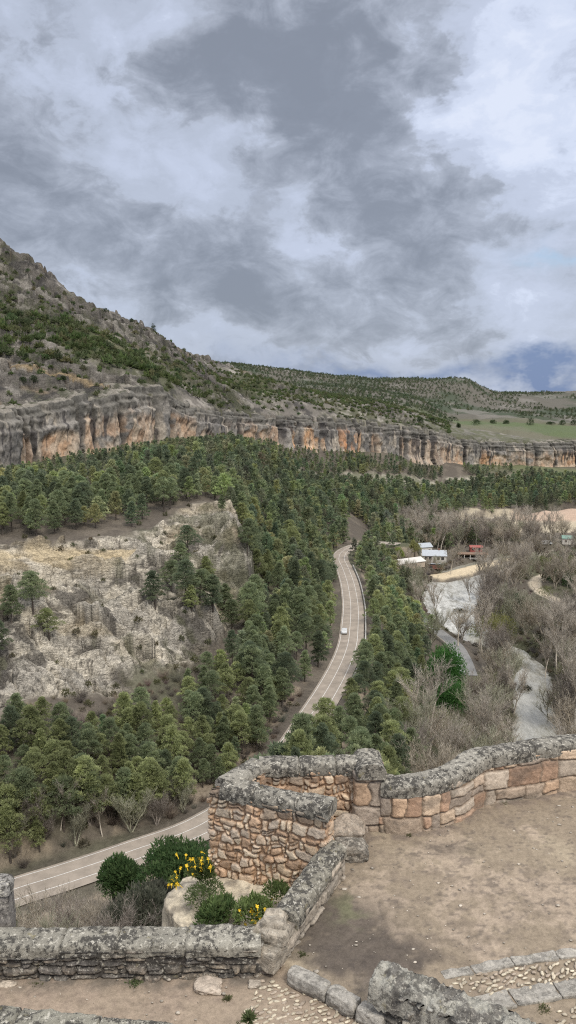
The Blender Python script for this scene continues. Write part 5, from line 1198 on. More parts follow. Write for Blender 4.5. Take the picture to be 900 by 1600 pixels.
local(roughen(bm_.build('end_blocks', M_PALE), .055, 3.6, (.33, .285, .225), seed=5, sub=5, var=.35), w)

# 3 bastion
w = thing('stone_bastion', 'small projecting rubble bastion with orange mortar and grey coping round three sides', 'bastion', (.1, 16.0, ZT))
zt_b = lambda x, y: -8.15+0*np.asarray(x)
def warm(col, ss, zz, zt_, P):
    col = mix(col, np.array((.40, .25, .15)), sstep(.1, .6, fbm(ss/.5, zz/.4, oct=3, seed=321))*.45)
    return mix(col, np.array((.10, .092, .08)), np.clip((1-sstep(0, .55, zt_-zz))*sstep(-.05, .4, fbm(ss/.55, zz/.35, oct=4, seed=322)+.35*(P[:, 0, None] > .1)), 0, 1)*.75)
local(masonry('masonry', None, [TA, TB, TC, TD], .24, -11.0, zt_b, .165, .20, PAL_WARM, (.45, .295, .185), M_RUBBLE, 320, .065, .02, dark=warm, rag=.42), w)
local(coping('coping', None, [TA-(TB-TA).normalized()*.05, TA.lerp(TB, .5), TB-(TB-TA).normalized()*.0], .28, -8.16, .21, M_COPING, 323, .8, sharp=3.0, col=(.25, .23, .19)), w)
local(coping('coping', None, [TB, TB.lerp(TC, .5), TC], .28, -8.155, .21, M_COPING, 324, .8, sharp=3.0, col=(.26, .24, .20)), w)
local(coping('coping', None, [TC, TC.lerp(TD, .5), TD], .28, -8.15, .215, M_COPING, 325, .9, sharp=3.0, col=(.25, .23, .19)), w)
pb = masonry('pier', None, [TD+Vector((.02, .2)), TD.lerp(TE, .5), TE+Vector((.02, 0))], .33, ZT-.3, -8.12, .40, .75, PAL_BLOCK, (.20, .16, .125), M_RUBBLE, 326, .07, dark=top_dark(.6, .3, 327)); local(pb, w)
local(coping('pier_cap', None, [TD+Vector((.02, .30)), TE+Vector((.02, -.08))], .34, -8.12, .26, M_COPING, 328, 1.6, sharp=2.2, lean=0, col=(.25, .23, .19)), w)

# 4 curved wall on the right
rc_pts = [V2(p)+Vector((.0, .27)) for p in r_front]; rc_pts = [TE+Vector((.30, .22))]+rc_pts[4:]
w = thing('curved_wall', 'long curved parapet of large reddish blocks with a thick rounded grey coping', 'wall', (5, 17.6, ZT))
zt_r = lambda x, y: -8.50+.10*sstep(3.5, 4.9, np.asarray(x))
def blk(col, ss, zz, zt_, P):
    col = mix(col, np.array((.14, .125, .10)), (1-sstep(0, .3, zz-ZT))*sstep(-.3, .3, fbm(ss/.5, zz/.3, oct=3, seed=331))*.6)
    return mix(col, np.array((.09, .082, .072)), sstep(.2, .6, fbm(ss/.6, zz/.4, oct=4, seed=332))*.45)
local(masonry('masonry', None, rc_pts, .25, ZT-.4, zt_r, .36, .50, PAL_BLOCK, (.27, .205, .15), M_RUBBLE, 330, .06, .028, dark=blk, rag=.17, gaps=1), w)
local(coping('coping', None, rc_pts, .30, lambda x, y: zt_r(x, y)-.01, .215, M_COPING, 333, 1.2, sharp=3.6, col=(.26, .24, .20)), w)

M_TOP = mat_stone('weathered_wall_top', .75, 13)
# 5 rough dry-stone wall at the lower right
f0, f1 = on_z(612, 1520, -8.78), on_z(800, 1598, -8.78); dv_ = (V2(f1)-V2(f0)).normalized(); f2_ = V2(f0)+dv_*5.5
w = thing('dry_stone_wall', 'crumbling dry-stone wall end with ragged grey lichened top, lower right', 'wall', (*V2(f0).lerp(V2(f1), .5), ZP))
def dryc(col, ss, zz, zt_, P):
    return mix(col, mix(np.array((.085, .08, .072)), np.array((.40, .39, .35)), sstep(-.1, .4, fbm(ss/.12, zz/.16, oct=4, seed=342))), (1-sstep(.05, .55, zt_-zz))*.8)
local(masonry('masonry', None, [V2(f0), V2(f0).lerp(f2_, .5), f2_], .25, ZP-.3, -8.86, .13, .17, PAL_DRY, (.10, .088, .072), M_DARKWALL, 340, .10, .024, dark=dryc, rag=.4), w)
tx_, ty_ = np.meshgrid(np.linspace(-.28, 5.5, 240), np.linspace(-.325, .325, 40), indexing='ij'); nv_ = Vector((-dv_.y, dv_.x))
hgt = -8.90+.10*(1-np.abs(ty_/.325)**4)+.045*fbm(tx_/.35, ty_/.3, oct=4, seed=343)+.085*ridged(tx_/.10+.5*fbm(tx_/.3, ty_/.3, seed=9), ty_/.20, oct=4, seed=344)-.34*np.abs(ty_/.325)**12-.3*(tx_ < -.26)
tcol = mix(np.array((.31, .295, .25)), np.array((.13, .12, .105)), sstep(-.2, .4, fbm(tx_/.2, ty_/.15, oct=4, seed=345)))
V = np.stack([f0.x+dv_.x*tx_+nv_.x*ty_, f0.y+dv_.y*tx_+nv_.y*ty_, hgt], -1)
local(obj('top_stones', mesh_np('top_stones', V.reshape(-1, 3), grid_faces(240, 40), M_TOP, tcol.reshape(-1, 3))), w)

# 6 wall along the bottom edge, left
g0, g1 = on_z(-300, 1540, -8.95), on_z(420, 1609, -8.95); gn = Vector((-(g1-g0).y, (g1-g0).x)).normalized()
h0, h1 = V2(g0)-gn*.26, V2(g1)-gn*.26
w = thing('parapet_wall', 'mossy parapet whose grey lichened top cuts across the bottom left corner', 'wall', (*h0.lerp(h1, .5), ZP))
local(masonry('masonry', None, [h0, h0.lerp(h1, .5), h1], .24, ZP-.3, -9.12, .15, .34, PAL_DARK, (.07, .062, .055), M_DARKWALL, 350, .06, .03), w)
local(coping('coping', None, [h0, h0.lerp(h1, .5), h1], .29, -9.15, .20, M_COPING, 351, 1.2, sharp=4.0, col=(.24, .225, .18)), w)
# 7 post at the left edge
p7 = on_z(-8, 1442, ZP+.66); w = thing('stone_post', 'dark weathered stone post standing on the left end of the parapet', 'post', (p7.x-.02, p7.y+.3, ZP))
bm_ = MB(); bm_.box((0, 0, .55), (.46, .46, 1.15), .1, .07, .93); roughen(bm_.build('post_body', M_DARKWALL, w), .03, 4, (.22, .2, .18), seed=9)
bm_ = MB(); bm_.box((0, 0, 1.18), (.52, .52, .18), .1, .08, .8); roughen(bm_.build('post_cap', M_COPING, w), .03, 4, (.27, .255, .23), seed=10)

# 8 kerbs
def kerb_piece(o, name, a, b, width, height, mat, col, seed, z, bev=.05):
    L = (b-a).length; bm_ = MB(); bm_.box((0, 0, 0), (L-.02, width, height), 0, bev)
    k = bm_.build(name, mat, None); c = a.lerp(b, .5); k.location = (c.x, c.y, z+height/2-.06); k.rotation_euler = (0, 0, math.atan2((b-a).y, (b-a).x))
    roughen(k, .035, 2.8, col, seed=seed, sub=7); return local(k, o)
kl = [V2(on_z(452, 1520, ZT)), V2(on_z(515, 1552, ZT)), V2(on_z(560, 1577, ZT)), V2(on_z(605, 1600, ZT))]
w = thing('kerb', 'row of worn grey kerb stones dropping from the dark wall end to the dry-stone wall', 'kerb', (*kl[1], ZT))
for i in range(3): kerb_piece(w, 'kerb_stone', kl[i], kl[i+1], .30, .26, M_PALE, (.33, .305, .265), 20+i, ZT-.06, .09)
STRIPS = [[(690, 1525), (738, 1516), (800, 1503), (870, 1493), (940, 1484), (1040, 1470)], [(735, 1572), (800, 1560), (870, 1547), (940, 1537), (1040, 1522)]]
for si, (st, lab) in enumerate(zip(STRIPS, ['upper of two flat grey kerb strips edging the cobbles at the lower right', 'lower, wider of two flat grey kerb strips edging the cobbles, lower right'])):
    w = thing('kerb_strip', lab, 'kerb', (*V2(on_z(*st[1], ZT)), ZT))
    for i in range(len(st)-1): kerb_piece(w, 'kerb_stone', V2(on_z(*st[i], ZT)), V2(on_z(*st[i+1], ZT)), .20 if si == 0 else .36, .14, M_PALE, (.32, .295, .255), 40+i+10*si, ZT-.055, .03)
# 9 cobbles: rows of pale pebbles set in earth
def cobbles(name, poly, z, spacing, seed, row_dir):
    rg = np.random.default_rng(seed); base = bmesh.new(); bmesh.ops.create_icosphere(base, subdivisions=2, radius=1.0)
    bv = np.array([v.co[:] for v in base.verts]); bf = np.array([[v.index for v in f.verts] for f in base.faces]); base.free()
    xs = [p.x for p in poly]; ys = [p.y for p in poly]; G = Geo(); ca, sa = math.cos(row_dir), math.sin(row_dir)
    for i in range(-90, 90):
        for j in range(-90, 90):
            a_, b_ = i*spacing*1.35+rg.normal(0, .02)+(j % 2)*.07, j*spacing+rg.normal(0, .012)
            x_, y_ = poly[0].x+a_*ca-b_*sa, poly[0].y+a_*sa+b_*ca
            if not inside(poly, np.array([x_]), np.array([y_]))[0] or rg.random() < .2: continue
            s3 = np.array([(rg.uniform(.036, .07), rg.uniform(.018, .032), rg.uniform(.013, .02))[0], rg.uniform(.018, .032), rg.uniform(.012, .019)]); q = row_dir+rg.normal(0, .35); c, s_ = math.cos(q), math.sin(q)
            v = bv*s3*(1+.12*rg.normal(size=(len(bv), 1))); v = np.stack([v[:, 0]*c-v[:, 1]*s_+x_, v[:, 0]*s_+v[:, 1]*c+y_, v[:, 2]+z], 1)
            G.add(v, bf, np.array([(.50, .43, .32), (.43, .37, .28), (.56, .49, .37), (.38, .31, .24)][rg.integers(0, 4)])*rg.uniform(.8, 1.1))
    return tag(obj(name, G.mesh(name, M_ROCK, True)), kind='structure')
cobbles('cobblestones', [V2(on_z(*p, ZP)) for p in [(408, 1533), (440, 1527), (600, 1612), (700, 1690), (330, 1690)]], ZP+.014, .088, 401, .35)
cobbles('cobblestones', [V2(on_z(*p, ZT)) for p in [(700, 1535), (745, 1523), (870, 1503), (1000, 1485), (1000, 1522), (870, 1538), (760, 1556)]], ZT+.012, .085, 402, .6)
cobbles('cobblestones', [V2(on_z(*p, ZT)) for p in [(870, 1575), (1000, 1552), (1000, 1680), (860, 1680)]], ZT+.012, .085, 403, .6)
# 10 loose stones
def boulder(name, lab, p, size, col, seed, mat, cat='stone', group=None, rz=0.0, sub=5):
    bm = bmesh.new(); bmesh.ops.create_icosphere(bm, subdivisions=sub, radius=1.0); me = bpy.data.meshes.new(name); bm.to_mesh(me); bm.free(); me.materials.append(mat)
    n = len(me.vertices); co = np.empty(n*3, np.float32); me.vertices.foreach_get('co', co); d = co.reshape(-1, 3).astype(float)
    k = 1+.28*fbm(d[:, 0]*1.3+seed, d[:, 1]*1.3, d[:, 2]*1.3, 4, seed)+.12*ridged(d[:, 0]*3+seed, d[:, 1]*3, d[:, 2]*3, 3, seed+1)
    boxy = np.max(np.abs(d), axis=1)[:, None]**-.45
    me.vertices.foreach_set('co', (d*k[:, None]*boxy*np.array(size)).astype(np.float32).ravel()); me.polygons.foreach_set('use_smooth', np.ones(len(me.polygons), bool))
    c = np.ones((n, 4), np.float32); c[:, :3] = np.array(col)*(1+.22*fbm(d[:, 0]*4+seed, d[:, 1]*4, d[:, 2]*4, 4, seed+3))[:, None]
    me.color_attributes.new('tint', 'FLOAT_COLOR', 'POINT').data.foreach_set('color', c.ravel()); me.update()
    o = obj(name, me, None, p); o.rotation_euler = (0, 0, rz); return tag(o, lab, cat, group)
boulder('boulder', 'dark lichened boulder at the foot of the bastion pier, by the dirt', tuple(V2(on_z(549, 1338, ZT)))+(ZT+.12,), (.34, .26, .24), (.25, .22, .18), 3, M_DARKWALL)
boulder('boulder', 'flat stone ledge behind the dark boulder, between bastion wall and pier', tuple(V2(on_z(541, 1312, ZT)))+(ZT+.26,), (.36, .30, .22), (.33, .27, .21), 8, M_PALE)
boulder('flat_stone', 'large flat pale stone lying on the path under the dark parapet', tuple(V2(on_z(325, 1543, ZP)))+(ZP+.02,), (.22, .16, .06), (.42, .35, .28), 5, M_ROCK)
boulder('flat_stone', 'small pale stone by the cobbles at the right end of the dark parapet', tuple(V2(on_z(398, 1540, ZP)))+(ZP+.02,), (.10, .08, .05), (.36, .31, .25), 6, M_ROCK)
boulder('flat_stone', 'thin pale flake lying on the path at the left photo edge', tuple(V2(on_z(12, 1540, ZP)))+(ZP+.01,), (.14, .08, .03), (.44, .37, .29), 7, M_ROCK)
boulder('flat_stone', 'squared stone under the right end of the dark parapet, near the kerb', tuple(V2(on_z(415, 1512, ZP)))+(ZP+.12,), (.26, .16, .14), (.40, .33, .27), 11, M_PALE)
rg = np.random.default_rng(77); G = Geo(); base = bmesh.new(); bmesh.ops.create_icosphere(base, subdivisions=1, radius=1.0); bv = np.array([v.co[:] for v in base.verts]); bf = np.array([[v.index for v in f.verts] for f in base.faces]); base.free()
for i in range(800):
    x_, y_ = rg.uniform(-5, 8), rg.uniform(9, 17.5)
    if not inside(outl, np.array([x_]), np.array([y_]))[0]: continue
    iz = ZP if (x_ < kerb_pts[0].x and y_ < 13.3) or side_of(kerb_pts[0], kerb_pts[2], x_, y_) < 0 and y_ < 13.2 else ZT
    s_ = abs(rg.normal(0, .010))+.006+(.025*rg.random() if rg.random() < .05 else 0); v = bv*np.array([1.4, 1, .6])*s_*(1+.2*rg.normal(size=(len(bv), 1)))
    G.add(v+np.array([x_, y_, iz+.012+s_*.2]), bf, np.array((.50, .44, .36))*rg.uniform(.45, 1.1))
tag(obj('gravel', G.mesh('gravel', M_ROCK)), kind='stuff')
# 11 limestone ledge under the bastion
def ledge():
    nu, nv = 150, 90; a = np.linspace(0, 2*math.pi, nu, endpoint=False)[:, None]; t = np.linspace(0, 1, nv)[None]
    rad = np.where(t < .45, t/.45, 1.0); z = np.where(t < .45, -10.05-.12*(t/.45)**3, -10.17-(t-.45)/.55*9)
    rx_, ry_ = 1.75+.5*np.clip(-10.2-z, 0, 3)*.3, 1.35+.5*np.clip(-10.2-z, 0, 3)*.3
    X_ = -.75+np.cos(a)*rad*rx_; Y_ = 14.95+np.sin(a)*rad*ry_; Z_ = z+0*a
    d = .22*fbm(X_/.9, Y_/.9, Z_/.7, 4, 501)+.10*ridged(X_/.35, Y_/.35, Z_/.3, 3, 502); wv = sstep(.2, .5, t)
    X_ = X_+np.cos(a)*d*wv; Y_ = Y_+np.sin(a)*d*wv; Z_ = Z_+d*.5+.25*np.clip(-.75-X_, 0, 2)*(t < .5)*0
    c = mix(np.array((.50, .43, .32)), np.array((.27, .23, .175)), sstep(-.1, .5, fbm(X_/.4, Y_/.4, Z_/.3, 4, 503))); c = mix(c, np.array((.12, .105, .09)), sstep(.35, .7, ridged(X_/.3, Y_/.3, Z_/.5, 3, 504)-.2)*.6)
    return mesh_np('rock_ledge', np.stack([X_, Y_, Z_], -1).reshape(-1, 3), grid_faces(nu, nv, True), M_ROCK, c.reshape(-1, 3))
tag(obj('rock_ledge', ledge()), 'pale limestone ledge with plants on it, below the bastion wall', 'rock')
# 12 plants on the ledge
M_GREEN = mat_leaf('green_leaves', 6, .75, 1.25); M_YEL = mat_plain('yellow_petals', (.80, .52, .03), .6, var=.12)
FLOWER = []
for q in range(3):                                                    # four petals round an eye, on a short stalk
    b_ = MB(); b_.tube([(0, .012, -.10), (0, .004, 0)], [.004, .006], 5)
    for k in range(4):
        a = k*math.pi/2+.4*q; d = Vector((math.cos(a), -.35, math.sin(a))); s_ = Vector((-math.sin(a), 0, math.cos(a)))
        b_.face([(0, 0, 0), d*.018+s_*.013, d*.036+s_*.007, d*.036-s_*.007, d*.018-s_*.013])
    o_ = b_.build('flower', M_YEL); FLOWER.append(o_.data); bpy.data.objects.remove(o_)
def herb(name, lab, px, py, r, w, h, lo, hi, n=1300, ts=.07, flowers=0, fxy=(0, 0), fsp=.14):
    p = on_r(px, py, r); t = thing(name, lab, 'plant', (p.x, p.y, p.z-h*.6), rng.uniform(0, 6))
    t.rotation_euler = (0, 0, 0)
    K = bush_geo(w, h, n, ts, lo, hi, 8); obj('leaves', K.mesh('herb_leaves', M_GREEN), t)
    if flowers:
        for i in range(flowers):
            fo_ = obj('flower', FLOWER[i % 3], t, (fxy[0]+rng.normal(0, fsp), rng.normal(-.08, .1), fxy[1]+rng.normal(0, fsp*.7))); fo_.rotation_euler = (rng.normal(0, .5), rng.normal(0, .5), rng.uniform(-.6, .6)); fo_.scale = (rng.uniform(.7, 1.2),)*3
    return t
GA, GB = (.10, .14, .045), (.19, .24, .09)
herb('wallflower', 'leafy plant topped with yellow flowers against the left corner of the bastion', 315, 1350, 14.9, .62, .42, GA, GB, 1500, .07, 26, (-.16, .30), .17)
herb('wallflower', 'few yellow flowers on the left rim of the pale ledge', 273, 1372, 14.9, .22, .18, GA, GB, 300, .06, 16, (0, .10), .09)
herb('cushion_plant', 'low green cushion plant on the ledge under the upper yellow flowers', 318, 1380, 14.6, 1.0, .34, (.085, .12, .045), (.15, .19, .08), 1700, .05)
herb('leafy_plant', 'leafy green plant growing in the middle of the ledge', 340, 1415, 13.9, .9, .5, (.08, .13, .045), (.16, .22, .08), 1700, .09)
herb('wallflower', 'yellow flowering plant at the right end of the ledge, by the slanting wall', 394, 1412, 13.6, .85, .48, GA, GB, 1500, .08, 26, (.0, .16), .13)
herb('leafy_plant', 'small green plant high in the corner of bastion and slanting wall', 430, 1388, 14.0, .7, .32, GA, GB, 800, .07, 4, (.05, .02), .06)
herb('grass_tuft', 'grass tuft growing along the edge of the cobbles', 388, 1588, 10.4, .12, .10, (.10, .13, .05), (.16, .19, .08), 160, .09)
herb('grass_tuft', 'small weed growing beside the lower kerb strip', 708, 1566, 10.9, .2, .08, (.12, .14, .06), (.18, .19, .09), 200, .05)
for a_, b_, w_, h_, q_ in [(560, 1318, .3, .12, 0), (640, 1306, .25, .08, 1), (790, 1256, .3, .08, 0), (470, 1492, .22, .07, 1), (60, 1538, .3, .08, 1), (210, 1536, .25, .07, 0), (355, 1560, .16, .06, 1), (590, 1595, .3, .1, 0), (380, 1600, .3, .09, 0), (850, 1575, .25, .06, 1)]:
    p_ = on_z(a_, b_, ZP if a_ < 440 else ZT); herb('grass_tuft', 'sparse low grass and weeds rooted at the foot of a terrace wall or kerb', a_, b_, math.hypot(p_.x, p_.y), w_, h_, *(((.12, .13, .06), (.2, .2, .1)) if q_ else ((.09, .12, .05), (.15, .18, .08))), n=150, ts=.05)['group'] = 'weeds at the wall feet'
# 13 bushes on the slope just outside the wall
def crown_tree(name, lab, px, py, r, w, h, lo, hi, n, ts, lumps=12, flat=.75):
    p = on_r(px, py, r); zg = float(terrain_z(p.x, p.y)); t = thing(name, lab, 'tree', (p.x, p.y, zg-.2), 0)
    K = bush_geo(w, h*flat, n, ts, lo, hi, lumps); k = obj('crown', K.mesh(name, M_LEAF), t, (0, 0, p.z-zg-h*.25))
    T = Geo()
    for q in range(3): v, f = cone_tube((.1*q, 0, 0), (.5*(q-1), .2*(q-1), p.z-zg+.3), .14, .06, 6); T.add(v, f, np.array((.11, .095, .08)))
    obj('trunk', T.mesh('wood', M_BARK), t); return t
crown_tree('juniper_tree', 'small round bright green tree beside the lower road, left of the larger one', 184, 1362, 46, 2.9, 3.0, (.06, .115, .040), (.115, .175, .065), 7000, .22)
crown_tree('juniper_tree', 'wide bright green tree beside the lower road, touching the bastion', 272, 1345, 44, 5.2, 3.2, (.055, .105, .036), (.105, .16, .06), 9000, .22, 16)
crown_tree('grey_bush', 'dark grey green bush below the two bright green trees', 212, 1425, 37, 4.6, 3.4, (.075, .08, .055), (.125, .125, .09), 6500, .22, 14)
crown_tree('grey_bush', 'dark bush in front of the wide green tree, next to the pale ledge', 245, 1400, 40, 2.8, 2.6, (.07, .075, .055), (.11, .11, .08), 3500, .2, 10)
for i, (a, b, rr, s, k) in enumerate([(60, 1452, 40, .26, 0), (105, 1455, 38, .24, 4), (140, 1462, 36, .22, 0), (28, 1440, 43, .28, 1), (170, 1470, 35, .24, 4), (85, 1475, 34, .22, 1), (120, 1440, 42, .26, 0), (235, 1470, 36, .25, 4), (210, 1462, 38, .27, 1)]):
    p = on_r(a, b, rr); t = thing('dry_shrub', 'dry leafless straw-grey shrub between the dark parapet and the lower road', 'shrub', (p.x, p.y, p.z-1.3), rng.uniform(0, 6), 'dry shrubs behind the parapet'); t.scale = (s*1.25, s*1.25, s)
    obj('stems', BARE[k][2], t); obj('twigs', BARE[k][3], t)
# ------------------------------------------------------------------ buildings, vehicles, poles in the valley
M_WHITE = mat_plain('white_render', (.56, .53, .48), .8, scale=.8, var=.08); M_ROOFG = mat_plain('pale_metal_roof', (.38, .40, .42), .5, .2, 1.2, .1)
M_BROWN = mat_plain('brown_wood', (.20, .13, .09), .8, scale=3); M_RED = mat_plain('red_boards', (.30, .085, .07), .7, scale=2); M_BRICK = mat_plain('red_brown_wall', (.26, .13, .10), .85, scale=2)
M_GLASS = mat_plain('dark_glass', (.03, .035, .04), .15, spec=.6); M_GRN = mat_plain('green_metal_roof', (.17, .27, .22), .5); M_TAN = mat_plain('tan_wall', (.42, .34, .26), .9)
M_CARW = mat_plain('white_car_paint', (.50, .50, .49), .3, spec=.5, var=.03); M_TYRE = mat_plain('tyre_rubber', (.03, .03, .03), .9); M_CONC = mat_plain('pale_concrete', (.42, .40, .365), .9, scale=1.5)
M_WOODP = mat_plain('pole_wood', (.24, .20, .16), .9); M_LAMP = mat_plain('lamp_glass', (.55, .12, .10), .3); M_GREY = mat_plain('grey_metal', (.34, .34, .34), .5, .3)
def house(lab, px, py, L, D, H, ridge, rz, wall, roof, wins=(), chim=False, cat='building', name='house', lean=False, dz=0.0):
    p, r = ground_hit(px, py); t = thing(name, lab, cat, (p.x, p.y, p.z-.1+dz), rz)
    MB().box((0, 0, H/2), (L, D, H)).build('wall', wall, t)
    ov = .45; b_ = MB()
    if lean: b_.box((0, 0, H+.35), (L+2*ov, D+2*ov, .22), rx=-.12)
    else:
        th = .18
        for sg in (-1, 1):
            y0, y1 = sg*(D/2+ov), 0; z0, z1 = H-ov*ridge/(D/2)+.05, H+ridge+.05
            b_.prism([(-L/2-ov, y0, z0), (-L/2-ov, y1, z1), (-L/2-ov, y1, z1+th), (-L/2-ov, y0, z0+th)], (L+2*ov, 0, 0))
        g_ = MB(); 
        for sx in (-L/2+.02, L/2-.22): g_.prism([(sx, -D/2, H), (sx, D/2, H), (sx, 0, H+ridge)], (.2, 0, 0))
        g_.build('gable', wall, t)
    rf = b_.build('roof', roof, t)
    if chim: MB().box((L*.2, 0, H+ridge+.5), (.7, .7, 1.4), bevel=.05).build('chimney', M_BRICK, rf)
    for (x_, z_, w_, h_) in wins:
        f = MB().box((x_, -D/2-.03, z_), (w_+.24, .10, h_+.24)).build('window' if h_ < 1.9 else 'door', M_BROWN, t); MB().box((x_, -D/2-.075, z_), (w_, .05, h_)).build('pane', M_GLASS, f)
    return t
house('white house with pale metal roof and dark windows, by the river', 678, 880, 14, 9, 5.4, 2.6, -.12, M_WHITE, M_ROOFG, [(-5, 3.8, 1.5, 1.5), (-2.6, 3.8, 1.5, 1.5), (2.2, 3.8, 1.5, 1.5), (4.8, 3.8, 1.5, 1.5), (-4.2, 1.2, 1.3, 1.2), (0, 1.1, 1.2, 2.1)], True)
house('small grey-roofed annexe behind the left end of the white house', 662, 866, 8, 7, 5.2, 1.9, .35, M_WHITE, M_ROOFG, [(-2, 3, 1.2, 1.2), (2, 3, 1.2, 1.2)])
house('red brown shed with flat lean-to roof in front of the white house', 680, 889, 9, 3.6, 2.5, 1, -.10, M_BRICK, M_ROOFG, [(-2.5, 1.4, 1.4, 1.0), (2.4, 1.4, 1.4, 1.0)], lean=True, name='shed')
house('long low brown building with a white roof edge, left of the white house', 626, 888, 27, 8, 3.2, 1.6, .55, M_TAN, M_WHITE, [(-9, 1.6, 1.2, 1.2), (-4, 1.6, 1.2, 1.2), (2, 1.6, 1.2, 1.2), (7, 1.6, 1.2, 1.2)])
house('small pale building among dark trees, far left of the red kiosk', 648, 841, 10, 7, 4.0, 1.4, 0, M_WHITE, M_CONC, [(-2.5, 2, 1.3, 1.3), (2.5, 2, 1.3, 1.3)])
house('bright red wooden kiosk above the beach terrace', 743, 862, 7.5, 4.5, 3.2, .8, -.05, M_RED, M_RED, [(-2, 2, 1.2, 1.2), (2, 2, 1.2, 1.2)], name='kiosk', cat='kiosk')
house('green-roofed white hut near the right edge of the valley', 888, 851, 8.5, 6, 4.2, 1.5, -.25, M_WHITE, M_GRN, [(-2, 2.2, 1.2, 1.2), (2, 1.2, 1.0, 2.1)], name='hut', cat='hut')
# open beach terrace: posts, beams and a flat roof
p, r = ground_hit(738, 874); t = thing('beach_pavilion', 'open brown-roofed pavilion with pale posts facing the sandy beach', 'pavilion', (p.x, p.y, p.z), -.1)
MB().box((0, 0, 3.4), (19, 7, .3), bevel=.04).build('roof', M_BROWN, t); MB().box((0, 3.2, 1.6), (18, .25, 3.2)).build('back_wall', M_TAN, t); MB().box((-1, -1.2, .55), (13, .8, 1.1), bevel=.03).build('counter', M_WHITE, t)
for k in range(6): MB().box((-9+3.6*k, -3.2, 1.65), (.35, .35, 3.3), bevel=.03).build('post', M_WHITE, t)
def rect_vehicle(name, lab, p, rz, L, Wd, H, van, paint, group=None):
    t = thing(name, lab, 'van' if van else 'car', p, rz, group); hw = Wd/2
    prof = [(-L/2, .35), (-L/2+.03, .8), (-L/2+.12, H*.62), (-L/2+.35, H*.98), (L*.18, H), (L*.30, H*.95), (L*.42, H*.56), (L/2-.03, H*.48), (L/2, .35)] if van else \
           [(-L/2, .38), (-L/2+.02, .72), (-L/2+.10, .92), (-L*.38, .98), (-L*.25, H*.96), (-L*.05, H), (L*.10, H*.97), (L*.26, .98), (L*.44, .84), (L/2-.03, .70), (L/2, .36)]
    b_ = MB(); b_.prism([(x, -hw, z) for x, z in prof], (0, Wd, 0)); o = b_.build('body', paint, t)
    bm = bmesh.new(); bm.from_mesh(o.data)
    for v in bm.verts:
        if v.co.z > 1.0: v.co.y *= .86
    bmesh.ops.bevel(bm, geom=bm.edges[:], offset=.05, segments=2, affect='EDGES'); bm.to_mesh(o.data); bm.free()
    zg, gh = (H*.72, H*.28) if van else (1.14, .30)
    xs = (L*.10, L*.36) if van else (-L*.2, L*.16)
    for sg in (-1, 1):
        MB().box((sum(xs)/2 if van else -.02*L, sg*(hw*.93+.012), zg), (abs(xs[1]-xs[0])*(1 if van else 1.05), .05, gh), rx=sg*-.12 if not van else 0).build('side_window', M_GLASS, t)
    fx, rx0 = (L*.375, -L/2+.2) if van else (L*.19, -L*.325)
    MB().box((fx, 0, zg), (.05, Wd*.74, gh*1.1), ry=-.55).build('windscreen', M_GLASS, t); MB().box((rx0, 0, zg+.02), (.05, Wd*.72, gh), ry=.35 if not van else .12).build('rear_window', M_GLASS, t)
    for sx in (-L*.31, L*.31):
        for sg in (-1, 1):
            w_ = MB().tube([(sx, sg*(hw-.18), .33), (sx, sg*(hw+.02), .33)], .33, 14).build('wheel', M_TYRE, t); MB().tube([(sx, sg*(hw+.0), .33), (sx, sg*(hw+.035), .33)], .19, 12).build('rim', M_GREY, w_)
    for sg in (-1, 1):
        MB().box((L/2-.03, sg*hw*.7, .68), (.10, .34, .15), bevel=.02).build('headlight', M_GREY, t); MB().box((-L/2+.03, sg*hw*.74, .82), (.10, .26, .18), bevel=.02).build('tail_light', M_LAMP, t)
    return t
p = on_z(534, 989, ROAD_Z); i = min(range(len(road_c)), key=lambda k: (road_c[k]-p).length); tdir = (road_c[i+1]-road_c[i-1]); tn = Vector((tdir.y, -tdir.x, 0)).normalized(); c = road_c[i]-tn*2.2
rect_vehicle('car', 'white car driving along the winding road', (c.x, c.y, ROAD_Z+.02), math.atan2(tdir.y, tdir.x)+math.pi, 4.4, 1.8, 1.5, False, M_CARW)
def on_rside(px, py, off):
    p = on_z(px, py, -90.6); i = min(range(1, len(rside_c)-1), key=lambda k: (rside_c[k].xy-p.xy).length); td = rside_c[i+1]-rside_c[i-1]; tn = Vector((td.y, -td.x, 0)).normalized(); c = rside_c[i]+tn*off; return (c.x, c.y, -90.52), math.atan2(td.y, td.x)
q, a = on_rside(680, 982, 1.4); rect_vehicle('car', 'white car parked by the wall of the grey riverside road', q, a, 4.3, 1.8, 1.5, False, M_CARW)
for (a_, b_, lab, off) in [(731, 1034, 'white van parked beyond the bright green round tree, by bare trees', 3.0), (737, 1052, 'white car parked just below the white van by bare trees', 3.0)]:
    q, a = on_rside(a_, b_, off); van = 'white van' in lab[:10]; rect_vehicle('van' if van else 'car', lab, q, a+.9, 5.2 if van else 4.2, 2.0 if van else 1.8, 2.5 if van else 1.5, van, M_CARW)
for a_, b_, lab in [(846, 852, 'left one of two white vans parked in the far right meadow'), (856, 853, 'right one of two white vans parked in the far right meadow')]:
    p, r = ground_hit(a_, b_); rect_vehicle('van', lab, (p.x, p.y, p.z), .1, 5.4, 2.1, 2.5, True, M_CARW, 'vans parked in the meadow')
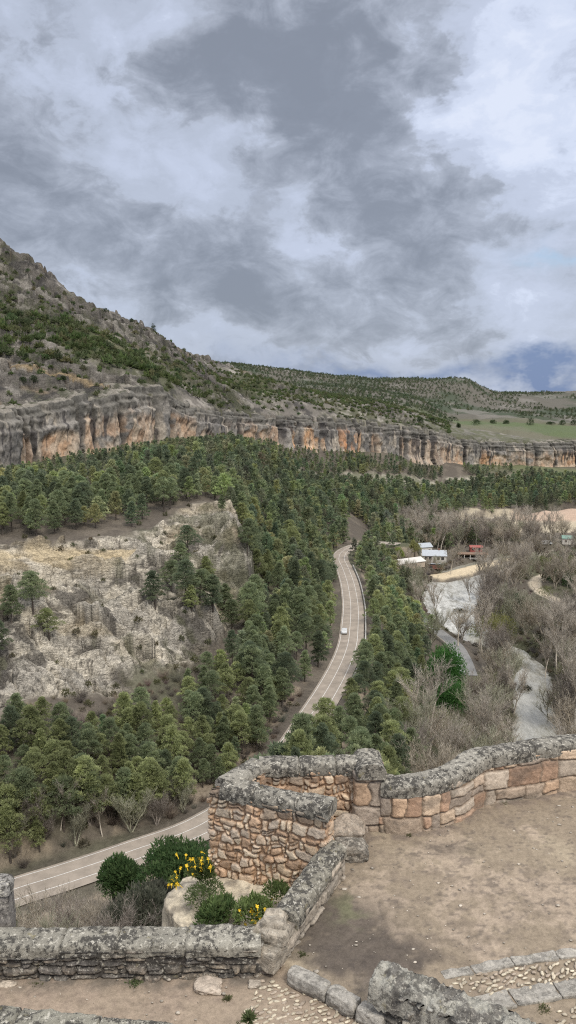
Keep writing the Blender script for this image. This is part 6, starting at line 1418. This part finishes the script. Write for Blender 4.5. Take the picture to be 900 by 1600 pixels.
# low white barrier wall along the outer edge of the winding road
i0, i1 = [min(range(len(road_c)), key=lambda k: (road_c[k]-on_z(*q, ROAD_Z)).length) for q in ((515, 1072), (536, 884))]
lo_, hi_ = min(i0, i1), max(i0, i1); seg = road_c[lo_:hi_+1]; sec = [(-.28, 0), (-.2, .35), (-.12, .78), (.12, .78), (.2, .35), (.28, 0)]; vs = []
for k, p in enumerate(seg):
    td = (road_c[lo_+k+1]-road_c[lo_+k-1]); tn = Vector((td.y, -td.x, 0)).normalized()
    vs += [tuple(p+tn*(4.95+a)+Vector((0, 0, b-.1 if b == 0 else b))) for a, b in sec]
tag(obj('road_barrier', mesh_np('road_barrier', np.array(vs), grid_faces(len(seg), 6), M_CONC, None, False)), 'long low pale concrete barrier along the outer edge of the winding road', 'barrier')
# low wall of the riverside road
vs = []; seg = rside_c[16:40]
for k, p in enumerate(seg):
    td = rside_c[16+k+1]-rside_c[16+k-1]; tn = Vector((td.y, -td.x, 0)).normalized(); vs += [tuple(p+tn*(3.45+a)+Vector((0, 0, b))) for a, b in ((-.2, -.3), (-.2, .9), (.2, .9), (.2, -1.2))]
tag(obj('river_wall', mesh_np('river_wall', np.array(vs), grid_faces(len(seg), 4), mat_plain('river_wall_stone', (.27, .24, .2), .9), None, False)), 'low brownish wall between the grey riverside road and the rapids', 'wall')
# poles
def pole(lab, px, py, h, arm=1.6, name='utility_pole'):
    p, r = ground_hit(px, py); t = thing(name, lab, 'pole', (p.x, p.y, p.z-.2)); MB().tube([(0, 0, 0), (0, 0, h)], [.22, .13], 8).build('shaft', M_WOODP, t)
    MB().box((0, 0, h-.5), (arm, .14, .14)).build('crossarm', M_WOODP, t)
    for k in (-1, 1): MB().tube([(k*arm*.42, 0, h-.43), (k*arm*.42, 0, h-.1)], .07, 6).build('insulator', M_CONC, t)
pole('tall pale pole on the stone ledge below the right cliff', 762, 748, 17); pole('slim pole beside the valley road, left of the pinkish bank', 807, 822, 13); pole('slim pole at the foot of the pinkish bank', 850, 815, 10)
pole('slim pole between the far wood and the valley road', 652, 848, 12)
p, r = ground_hit(391, 1166); t = thing('notice_board', 'small white notice board on a post among the pines left of the road', 'sign', (p.x, p.y, p.z-.1), -.1); MB().tube([(0, 0, 0), (0, 0, 2.2)], .05, 6).build('post', M_GREY, t); MB().box((0, -.06, 1.9), (1.1, .04, 1.3), bevel=.01).build('panel', M_WHITE, t)
